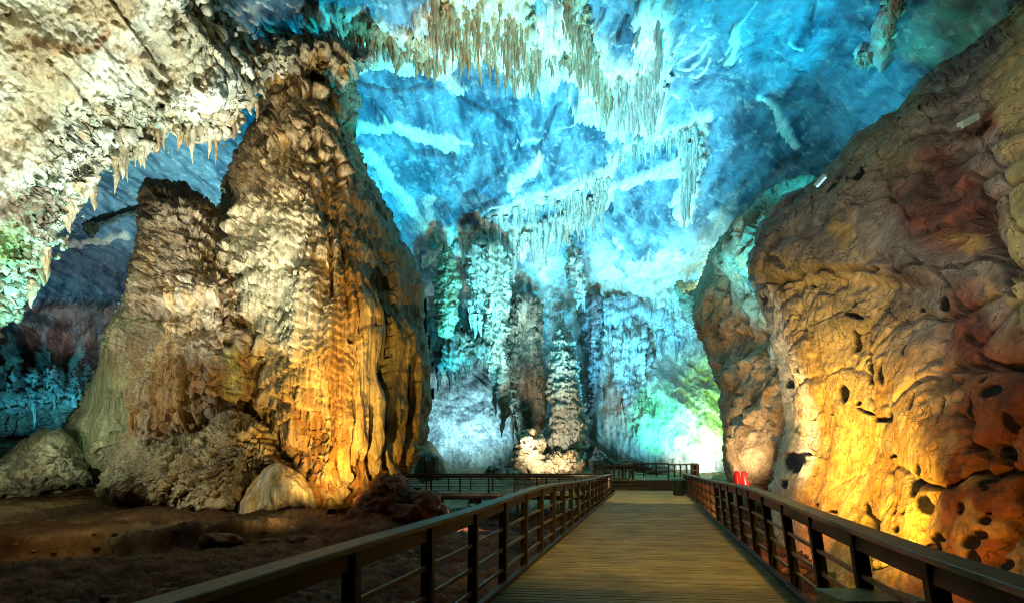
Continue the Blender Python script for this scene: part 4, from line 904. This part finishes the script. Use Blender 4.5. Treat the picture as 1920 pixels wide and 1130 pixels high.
def railing(label, top, base, posts, rails=3, pw=.1, hw=.17, hh=.05, sb=.13, name='railing', group=None, out=1, kerb=True):
    """top/base: functions t->xyz; posts: list of t"""
    root = empty(name, base(posts[0])); og = np.array(base(posts[0])); tag(root, label, 'railing', group)
    ts = np.linspace(posts[0], posts[-1], max(2, int(abs(posts[-1]-posts[0])/.9)))
    m = MB()
    for a, b in zip(ts[:-1], ts[1:]):
        A_, B_ = top(a), top(b); m.beam(A_, B_+(B_-A_)*.002, hw, hh)
    m.build('handrail', M_rail, root, og)
    m = MB()
    for a, b in zip(ts[:-1], ts[1:]):
        A_, B_ = top(a)-np.array([0, 0, hh/2+sb/2+.002]), top(b)-np.array([0, 0, hh/2+sb/2+.002]); m.beam(A_, B_+(B_-A_)*.002, .05, sb)
    m.build('side_board', M_post, root, og)
    for k in range(rails):
        f = (k+.75)/(rails+.55)
        m = MB()
        for a, b in zip(posts[:-1], posts[1:]):
            A_ = base(a)*(1-f)+(top(a)-np.array([0, 0, sb+hh]))*f; B_ = base(b)*(1-f)+(top(b)-np.array([0, 0, sb+hh]))*f
            m.beam(A_, B_, .035, .045)
        m.build('rail', M_rail, root, og)
    for t in posts:
        m = MB(); A_ = base(t)-np.array([0, 0, .25]); B_ = top(t)-np.array([0, 0, hh/2+.004])
        ax_ = top(t+.1)-top(t-.1); ax_[2] = 0
        m.beam(A_, B_, pw, pw*.9, up=ax_/np.linalg.norm(ax_)); m.build('post', M_post, root, og)
    return root

OFFL, OFFR = -2.04, 1.83
def zl(d): return np.interp(d, [1, 3.6, 6, 7.5, 9.5, 12, 15, 20, 30], [1.10, 1.145, 1.16, 1.20, 1.26, 1.235, 1.16, 1.12, 1.08])
def zr(d): return np.interp(d, [1, 2.6, 4, 6.1, 8, 10, 13, 18, 30], [1.10, 1.11, 1.11, 1.15, 1.2, 1.24, 1.2, 1.14, 1.07])
left_top = lambda t: np.array([.26*t+OFFL-.03, t, zl(t)]); left_base = lambda t: np.array([.26*t+OFFL-.04, t, 0.])
right_top = lambda t: np.array([.26*t+OFFR+.02, t, zr(t)]); right_base = lambda t: np.array([.26*t+OFFR+.23*np.interp(t, [2, 8, 20], [1, 1, .5]), t, -.02])
pl = [1.15+1.27*k for k in range(22)]; pl = [p for p in pl if p < 28.3]
railing('long timber railing along the left edge of the main boardwalk', left_top, left_base, pl, pw=.11)
pr = [.9+1.3*k for k in range(23)]; pr = [p for p in pr if p < 29.6]
railing('long timber railing along the right edge of the main boardwalk by the golden wall', right_top, right_base, pr, pw=.12, hw=.2, sb=.15)

# deck boards
bw_root = empty('boardwalk', (0.3, 2, 0)); tag(bw_root, 'long straight boardwalk of brown cross planks leading into the cave', 'boardwalk'); og = np.array([.3, 2, 0])
m = MB(); d = -2.5; pn = 0
while d < 32.4:
    w = .138; c_ = rng.uniform(.72, 1.15); k = np.array([.34, .24, .085])*c_*np.array([1, rng.uniform(.93, 1.05), rng.uniform(.85, 1.15)])
    xl, xr = .26*d+OFFL-.05+rng.uniform(0, .02), .26*d+OFFR+.05
    xl += 0; dz = rng.uniform(-.002, .002)
    m.beam((xl, d+.12*.5*(xr-xl), -.02+dz), (xr, d-.12*.5*(xr-xl), -.02+dz), w-.022, .04, k=k); d += w
m.build('deck', M_deck, bw_root, og)
for off, n_ in ((OFFL+.02, 'kerb'), (OFFR+.06, 'kerb')):
    m = MB()
    for a in np.arange(-2, 28.5, 2.4): m.beam((.26*a+off, a, .035), (.26*(a+2.39)+off, a+2.39, .035), .09, .07)
    m.build(n_, M_post, bw_root, og)
for off in (OFFL-.02, 0., OFFR+.06):
    m = MB(); m.beam((.26*-2+off, -2, -.17), (.26*32+off, 32, -.17), .1, .22); m.build('joist', M_dark, bw_root, og)
for d in np.arange(3, 32, 3.2):
    for off in (OFFL+.15, OFFR-.1):
        m = MB(); m.beam((.26*d+off, d, -.28), (.26*d+off, d, gz(.26*d+off, d)-.3), .16, .16, up=(1, 0, 0)); m.build('leg', M_dark, bw_root, og)

# cross walkway on the left
cw = empty('walkway', (1, 30, 0)); tag(cw, 'cross walkway branching left behind the giant stalagmite', 'walkway'); og = np.array([1, 30, 0])
m = MB(); x = -9.
while x < 5.6:
    m.beam((x, 28.7, -.02), (x, 31.6, -.02), .128, .04, k=np.array([.30, .25, .14])*rng.uniform(.8, 1.1)); x += .14
m.build('deck', M_deck, cw, og)
m = MB(); m.beam((-9.05, 28.66, -.03), (5.2, 28.66, -.03), .05, .16, k=(.30, .25, .14)); m.build('fascia', M_deck, cw, og)
for yy_ in (28.9, 30.2, 31.4):
    m = MB(); m.beam((-9, yy_, -.18), (5.2, yy_, -.18), .1, .26); m.build('joist', M_dark, cw, og)
for x in np.arange(-8.5, 5, 2.2):
    for yy_ in (29.0, 31.3):
        m = MB(); m.beam((x, yy_, -.3), (x, yy_, gz(x, yy_)-.3), .16, .16, up=(1, 0, 0)); m.build('leg', M_dark, cw, og)
def lin(a, b, z):
    a = np.array(a, float); b = np.array(b, float); L = np.linalg.norm(b-a)
    return (lambda t: np.array([*(a+(b-a)*t/L), z])), L
def rail2(label, a, b, zb, zt, n, **kw):
    f0, L = lin(a, b, zb); f1, _ = lin(a, b, zt)
    return railing(label, f1, f0, list(np.linspace(0.001, L, n)), **kw)
rail2('near railing of the cross walkway on the left', (-9, 28.7), (4.95, 28.7), 0, 1.0, 10, pw=.1, hw=.12, sb=.1)
rail2('far railing of the cross walkway in front of the brown bank', (-9, 31.6), (5.4, 31.6), 0, 1.02, 12, pw=.09, hw=.12, sb=.08)

# raised platform at the end
pf = empty('platform', (9.5, 36, .6)); tag(pf, 'raised viewing platform at the end of the boardwalk', 'platform'); og = np.array([9.5, 36, .6])
m = MB(); y_ = 33.3
while y_ < 39.8: m.beam((5.2, y_, .585), (11.6, y_, .585), .128, .04, k=np.array([.34, .30, .15])*rng.uniform(.85, 1.1)); y_ += .14
m.build('deck', M_deck, pf, og)
m = MB(); m.beam((5.2, 33.2, .4), (11.6, 33.2, .4), .05, .36); m.beam((5.2, 32.9, .1), (11.6, 32.9, .1), .6, .2); m.build('step', M_dark, pf, og)
m = MB(); m.beam((5.2, 33.3, -.3), (11.6, 33.3, -.3), .1, 1.2); m.build('skirt', M_dark, pf, og)
for x in (5.4, 8.4, 11.4):
    for yy_ in (34., 39.):
        m = MB(); m.beam((x, yy_, .55), (x, yy_, gz(x, yy_)-.3), .18, .18, up=(1, 0, 0)); m.build('leg', M_dark, pf, og)
rail2('back railing of the raised platform against the bright green wall', (7.9, 39.5), (11.6, 39.5), .6, 1.62, 5, pw=.09, hw=.12, sb=.05, rails=3)
rail2('left railing of the raised platform in front of the dark rock shelf', (5.2, 33.4), (7.6, 33.6), .45, 1.52, 5, pw=.1, hw=.12, sb=.06, rails=3)
rail2('left side railing running back along the raised platform', (7.65, 33.6), (7.9, 39.4), .6, 1.62, 5, pw=.1, hw=.12, sb=.06, rails=2)
rail2('right corner railing of the raised platform in front of the white lit wall', (9.8, 33.4), (11.75, 33.6), .6, 1.6, 6, pw=.1, hw=.12, sb=.06, rails=2)
rail2('right side railing running back along the raised platform', (11.7, 33.7), (12.6, 37.5), .6, 1.62, 5, pw=.1, hw=.12, sb=.06, rails=2)
rail2('low railing below the left corner of the raised platform', (5.5, 32.6), (7.1, 32.6), -.2, .75, 4, pw=.08, hw=.1, sb=.06, rails=2)
# dark rock shelf behind platform
hang('rock_ledge', 'dark flat rock shelf behind the raised platform railing', 'rock formation', [(1105,866),(1130,856),(1180,858),(1220,870),(1225,884),(1180,880),(1130,884)], 46, 1.5, 12, C(.2, .15, .1), C(.1, .08, .05), .8, 80., .1, step=1.5, edge=3, tamt=.15)

# ================================================================ SMALL THINGS
def lathe(prof, seg=24):
    th = np.linspace(0, 2*math.pi, seg, endpoint=False); V = []
    for r, z in prof: V.append(np.stack([r*np.cos(th), r*np.sin(th), 0*th+z], -1))
    V = np.concatenate(V); n = len(prof); i = np.arange(n*seg).reshape(n, seg); j = np.roll(i, -1, 1)
    return V, np.stack([i[:-1], j[:-1], j[1:], i[1:]], -1).reshape(-1, 4)
M_bin = plainmat('bin_plastic', (.018, .035, .028), .45, grain=.3)
M_red = plainmat('red_paint', (.62, .012, .012), .35, grain=.25, gscale=3)
M_blk = plainmat('black_metal', (.02, .02, .02), .5, grain=.3)
M_wht = plainmat('white_plastic', (.75, .78, .7), .5, grain=.15)
M_grn = plainmat('faded_green_paint', (.33, .36, .17), .6, grain=.25, gscale=14)
M_lit = plainmat('lit_lens', (.9, .9, .9), .4, emit=(1, .93, .75), es=14)
M_alu = plainmat('pale_metal', (.45, .62, .52), .4, grain=.2)
# bin
b = empty('bin', (8.62, 27.6, 0)); tag(b, 'dark green round litter bin at the far end of the right railing', 'bin')
v, q = lathe([(.0, .0), (.26, .0), (.28, .03), (.33, .72), (.345, .74), (.345, .78)]); mkmesh('bin_body', v, q, M_bin, None, b)
v, q = lathe([(.36, .76), (.37, .80), (.33, .86), (.22, .91), (.08, .93), (.0, .93)]); mkmesh('lid', v, q, plainmat('bin_lid', (.03, .10, .08), .35, grain=.2), None, b)
# red cylinders leaning on the wall
for k, (px, lean, lab) in enumerate([(1381, .10, 'left one of two red cylinders leaning on the right rock wall'), (1396, .17, 'right one of two red cylinders leaning on the right rock wall')]):
    e = empty('red_cylinder', P(px+3, 913, 19.2)); e.rotation_euler = (0, -lean, 0); tag(e, lab, 'cylinder', 'red cylinders leaning on the rock wall')
    v, q = lathe([(0, 0), (.09, 0), (.115, .03), (.11, .42), (.10, .52), (.085, .58), (.0, .60)]); mkmesh('cylinder_body', v, q, M_red, None, e)
    v, q = lathe([(.118, .06), (.128, .08), (.118, .10)]); mkmesh('base_ring', v, q, M_red, None, e)
# equipment box behind right railing
bx = empty('equipment_box', (2.98, 4.45, 0)); tag(bx, 'faded green metal box behind the right railing at the bottom edge', 'box')
m = MB(); m.beam((2.72, 4.55, .40), (3.38, 4.55, .40), .42, .34); m.build('box_body', M_grn, bx, (2.98, 4.45, 0))
m = MB(); m.beam((2.70, 4.55, .585), (3.40, 4.55, .585), .46, .03); m.build('lid', M_grn, bx, (2.98, 4.45, 0))
m = MB(); m.beam((2.78, 4.6, .23), (2.78, 4.6, -1.9), .1, .1, up=(1, 0, 0)); m.beam((3.3, 4.6, .23), (3.3, 4.6, -1.9), .1, .1, up=(1, 0, 0)); m.build('stand', M_grn, bx, (2.98, 4.45, 0))
px_ = P(1553, 1070, 6.3)
m = MB(); m.beam(px_+np.array([0, 0, 0]), px_+np.array([.0, 0, -2.5]), .14, .1, up=(0, 1, 0)); o = m.build('post', M_grn, None); o.name = 'marker_post'; tag(o, 'narrow green post standing behind the right railing left of the box', 'post')
# floodlights
def flood(label, pos, aim, lensmat=M_lit, s=1.):
    e = empty('floodlight', pos, aim); tag(e, label, 'floodlight', 'floodlights on the cave floor')
    m = MB(); m.beam((-.18*s, 0, .25*s), (.18*s, 0, .25*s), .14*s, .26*s); m.build('housing', M_blk, e)
    m = MB(); m.beam((-.15*s, .085*s, .25*s), (.15*s, .085*s, .25*s), .02, .2*s); m.build('lens', lensmat, e)
    m = MB(); m.beam((-.21*s, 0, .0), (-.21*s, 0, .3*s), .03, .04, up=(0, 1, 0)); m.beam((.21*s, 0, .0), (.21*s, 0, .3*s), .03, .04, up=(0, 1, 0)); m.beam((-.21*s, 0, .0), (.21*s, 0, .0), .06, .03); m.build('bracket', M_blk, e)
    return e
flood('black floodlight at the seam between the yellow drape and the giant stalagmite', P(622, 968, 18.6), .5, s=.75)
flood('floodlight under the cross walkway nearest the rubble mound', P(888, 948, 26.8), .2, s=1.2)
flood('floodlight under the cross walkway to the right of the other one', P(970, 935, 27.5), -.2, s=1.1)
# cable holder stakes with white fitting
e = empty('lamp_bracket', P(925, 948, 25.5)); tag(e, 'white forked lamp bracket under the cross walkway', 'bracket')
m = MB(); m.beam((0, 0, -.4), (.05, 0, .15), .06, .06, up=(0, 1, 0)); m.beam((.05, 0, .15), (.3, 0, .55), .05, .05, up=(0, 1, 0)); m.build('arm', M_wht, e)
m = MB(); m.beam((.02, 0, .12), (-.12, 0, .34), .05, .05, up=(0, 1, 0)); m.build('fork', M_wht, e)
# strip lights on the right wall
def strip(label, px, py, d, L, ang, roll, mat):
    e = empty('wall_light', P(px, py, d)); tag(e, label, 'wall light', 'light fittings on the right wall')
    c_, s_ = math.cos(ang), math.sin(ang); a = np.array([-L/2*c_, 0, -L/2*s_]); b_ = -a
    m = MB(); m.beam(a, b_, .16, .10, up=(0, -.3, 1)); m.build('housing', M_alu, e)
    m = MB(); m.beam(a*.96+np.array([0, -.06, -.1]), b_*.96+np.array([0, -.06, -.1]), .08, .05, up=(0, -.3, 1)); m.build('tube', mat, e)
strip('pale green twin tube light fitting high on the right wall', 1815, 226, 12.3, .42, math.radians(28), 0, M_alu)
strip('small blue white light fitting on the crest of the right wall', 1538, 338, 17.6, .42, math.radians(48), 0, plainmat('blue_lens', (.6, .8, .9), .4, emit=(.3, .7, 1), es=1.2))

# ================================================================ LIGHTS
GAIN = .50
def spot(name, pos, tgt, col, E, ang, blend=.6, rad=.3):
    pos = np.array(pos, float); tgt = np.array(tgt, float); v = tgt-pos; r = np.linalg.norm(v)
    l = bpy.data.lights.new(name, 'SPOT'); l.energy = E*GAIN*4*math.pi*r*r; l.color = col; l.spot_size = math.radians(ang); l.spot_blend = blend; l.shadow_soft_size = rad
    o = bpy.data.objects.new(name, l); COL.objects.link(o); o.location = pos
    from mathutils import Vector
    o.rotation_euler = Vector(v).to_track_quat('-Z', 'Y').to_euler(); return o
BLUE = (.03, .42, 1.); CYAN = (.12, .75, 1.); WARM = (1., .62, .22); ORG = (1., .54, .10); COOL = (.75, .95, 1.); NEUT = (1., .92, .74); PALE = (.85, 1., .85)
# ceiling washes
BLUE = (.003, .62, .95); SKYB = (.07, .62, 1.)
spot('ceiling_flood', tuple(P(1500, 290, 28)), P(1520, 160, 33), (.02, .65, 1.), 4.5, 150, .9, .5)
spot('crust_fill', (4, 26, 0), P(1020, 250, 44), (1., .93, .74), 2.0, 70, .9, .5)  # added warm fill that whitens the pale calcite; stands for no actual lamp
spot('ceiling_flood', (2, 34, 1.0), P(950, 240, 45), BLUE, 12.5, 95, .9, .6)
spot('ceiling_flood', (11, 30, 3), P(1340, 170, 34), (.006, .62, .95), 12, 74, .9, .6)
spot('ceiling_flood', (-2, 46, .5), P(780, 380, 50), BLUE, 11, 70, .9, .6)
spot('ceiling_flood', (10, 50.5, 2.4), P(1150, 420, 54), SKYB, 8.5, 80, .9, .6)
spot('ceiling_flood', (-24, 44, 3.5), P(330, 350, 50), (.40, .80, .88), 11, 60, .9, .6)
spot('ceiling_flood', (-34, 44, 3.5), P(150, 500, 58), (.4, .5, .6), 3.6, 60, .9, .6)
spot('ceiling_flood', tuple(P(1640, 170, 26)), P(1760, 60, 23), (.16, 1., .42), 2.3, 150, .9, .5)
spot('stalactite_flood', (1, 22, -1), P(910, 60, 33), (1., .90, .50), 3.2, 26, .9, .4)
spot('stalactite_flood', (2, 24, -1), P(1180, 150, 36), (1., .95, .65), 2.6, 24, .9, .4)
spot('ledge_flood', (3, 40, 0), P(1030, 400, 54), (.7, 1., .8), 2.6, 50, .9, .4)
spot('ceiling_flood', (-26, 34, 4), P(500, 20, 32), (.5, .85, 1.), 7, 40, .9, .4)
# back wall
spot('crest_lamp', P(1296, 522, 47.5), P(1306, 500, 50), (.6, 1., .7), 14, 150, .9, .2)
spot('wall_flood', P(1325, 890, 49), P(1308, 830, 56), (.72, 1., .84), 12, 70, .9, .5)
spot('wall_flood', P(1240, 885, 50), P(1200, 650, 57), (.18, .75, 1.), 4, 110, .9, .5)
spot('wall_flood', P(1150, 800, 40), P(1200, 560, 57), (.12, .75, 1.), 7, 50, .9, .5)
spot('column_flood', P(905, 882, 40), P(905, 600, 52), (1., .97, .70), 3.4, 34, .9, .3)
spot('column_flood', P(1000, 885, 42), P(985, 650, 55), (1., .86, .62), 3.0, 34, .9, .3)
spot('wall_flood', P(885, 872, 54.5), P(880, 750, 60), (.38, .84, 1.), 11, 130, .9, .5)
spot('wall_flood', P(1045, 890, 40), P(1010, 720, 56), (1., .88, .66), 2.6, 80, .9, .4)
spot('green_flood', P(1238, 840, 51), P(1238, 785, 57), (.0, 1., .20), 11, 70, .9, .3)
spot('green_flood', P(1345, 890, 46), P(1350, 800, 53), (.30, 1., .03), 22, 50, .9, .3)
spot('mound_flood', P(1040, 893, 40), P(1050, 850, 46), (1., .60, .26), 2, 60, .8, .3)
# great stalagmite
spot('orange_uplight', P(610, 955, 20.2), P(640, 800, 24), (1., .54, .11), 24, 96, .9, .15)
spot('orange_uplight', P(630, 985, 14.5), P(625, 620, 23), (1., .60, .16), 10, 50, .9, .2)
spot('drape_uplight', P(600, 975, 19.3), P(520, 930, 20), (1., .70, .25), 12, 80, .9, .1)
spot('left_key', (-21, 9, 1.), P(225, 650, 25), (1., .90, .66), 3.2, 50, .8, .15)
spot('shoulder_key', (-24, 13, 1.), P(310, 430, 26), (1., .88, .66), 3.0, 26, .9, .2)
spot('top_key', (-14, 14, 1.), P(570, 240, 26), (1., .74, .36), 1.7, 34, .9, .2)
spot('mound_key', (-17, 12, 5), P(360, 890, 22), (1., .88, .58), 3.2, 34, .8, .2)
spot('flank_green', (-26, 30, 0), P(170, 680, 26), (.4, 1., .7), 9, 45, .8, .3)
# calcite mass
spot('mass_flood', (-9, 18, .5), P(330, 190, 22), (.86, 1., .93), 9.5, 70, .9, .2)
spot('mass_flood', (-15, 13, .5), P(60, 250, 19), (.96, 1., .84), 6.5, 85, .9, .2)
spot('mound_key', (-17, 14, 1), P(30, 880, 24), (.95, 1., .66), 3, 40, .8, .2)
spot('ledge_glow', (-15, 14.5, 4), P(60, 985, 18), (1., .60, .2), 1.8, 60, .9, .2)
spot('mass_cyan', (-21, 24, 2), P(40, 500, 23), (.25, 1., .80), 16, 60, .9, .3)
# far left hollow
spot('hollow_flood', P(70, 840, 52), P(90, 770, 62), (.08, .75, 1.), 20, 110, .9, .3)
spot('hollow_flood', P(150, 700, 45), P(110, 610, 62), (1., .72, .66), 1.5, 18, .9, .3)
# right wall
spot('gold_uplight', (6.4, 13.2, -1.), P(1535, 800, 16.5), (1., .62, .09), 21, 60, 1., .15)
spot('gold_uplight', (5.3, 8.8, -1.1), P(1610, 830, 14.5), (1., .58, .07), 21, 50, .95, .15)
spot('gold_uplight', (4.9, 8.4, -1.2), P(1760, 860, 11), (1., .36, .05), 3.6, 80, .95, .15)
spot('rim_light', P(1428, 1000, 16.6), P(1462, 760, 20.5), (1., .95, .82), 22, 48, .9, .12)
spot('wall_wash', (-2, 4, 7), P(1620, 360, 15), (1., .94, .82), 2.6, 74, .9, .3)
spot('far_wall_wash', P(1330, 905, 27), P(1390, 700, 36), (1., .70, .36), 4, 90, .9, .3)
spot('foot_light', P(1400, 1010, 14.5), P(1430, 930, 19), (1., .35, .08), 5, 110, .9, .2)
# boardwalk
spot('deck_lamp', (3, 3, 9), (3.8, 12, 0), (1., .74, .17), 2.6, 60, .9, .3)
spot('deck_lamp', (5, 18, 9), (6.7, 27, 0), (1., .84, .28), 3.2, 50, .9, .3)
spot('floor_lamp', P(880, 945, 26.5), P(870, 975, 22), (1., .3, .12), 6, 120, .9, .1)

w = bpy.data.worlds.new('World'); scene.world = w; w.use_nodes = True
w.node_tree.nodes['Background'].inputs[0].default_value = (.6, .55, .45, 1); w.node_tree.nodes['Background'].inputs[1].default_value = .006

cam = bpy.data.cameras.new('camera'); co = bpy.data.objects.new('camera', cam); COL.objects.link(co)
co.location = (0, 0, EYE); co.rotation_euler = (math.radians(90), 0, 0)
cam.sensor_width = 36; cam.lens = 36*F/1920; cam.shift_y = (CY-565)/1920; cam.clip_end = 500; cam.clip_start = .05
scene.camera = co
scene.render.engine = 'CYCLES'
scene.cycles.use_denoising = True; scene.cycles.denoising_input_passes = 'RGB_ALBEDO_NORMAL'; scene.cycles.denoising_prefilter = 'NONE'
scene.cycles.pixel_filter_type = 'GAUSSIAN'; scene.cycles.filter_width = 1.0; scene.render.filter_size = 1.0
scene.cycles.max_bounces = 5; scene.cycles.diffuse_bounces = 2; scene.cycles.sample_clamp_indirect = 4
scene.view_settings.view_transform = 'Standard'; scene.view_settings.look = 'None'; scene.view_settings.exposure = 0; scene.view_settings.gamma = 1
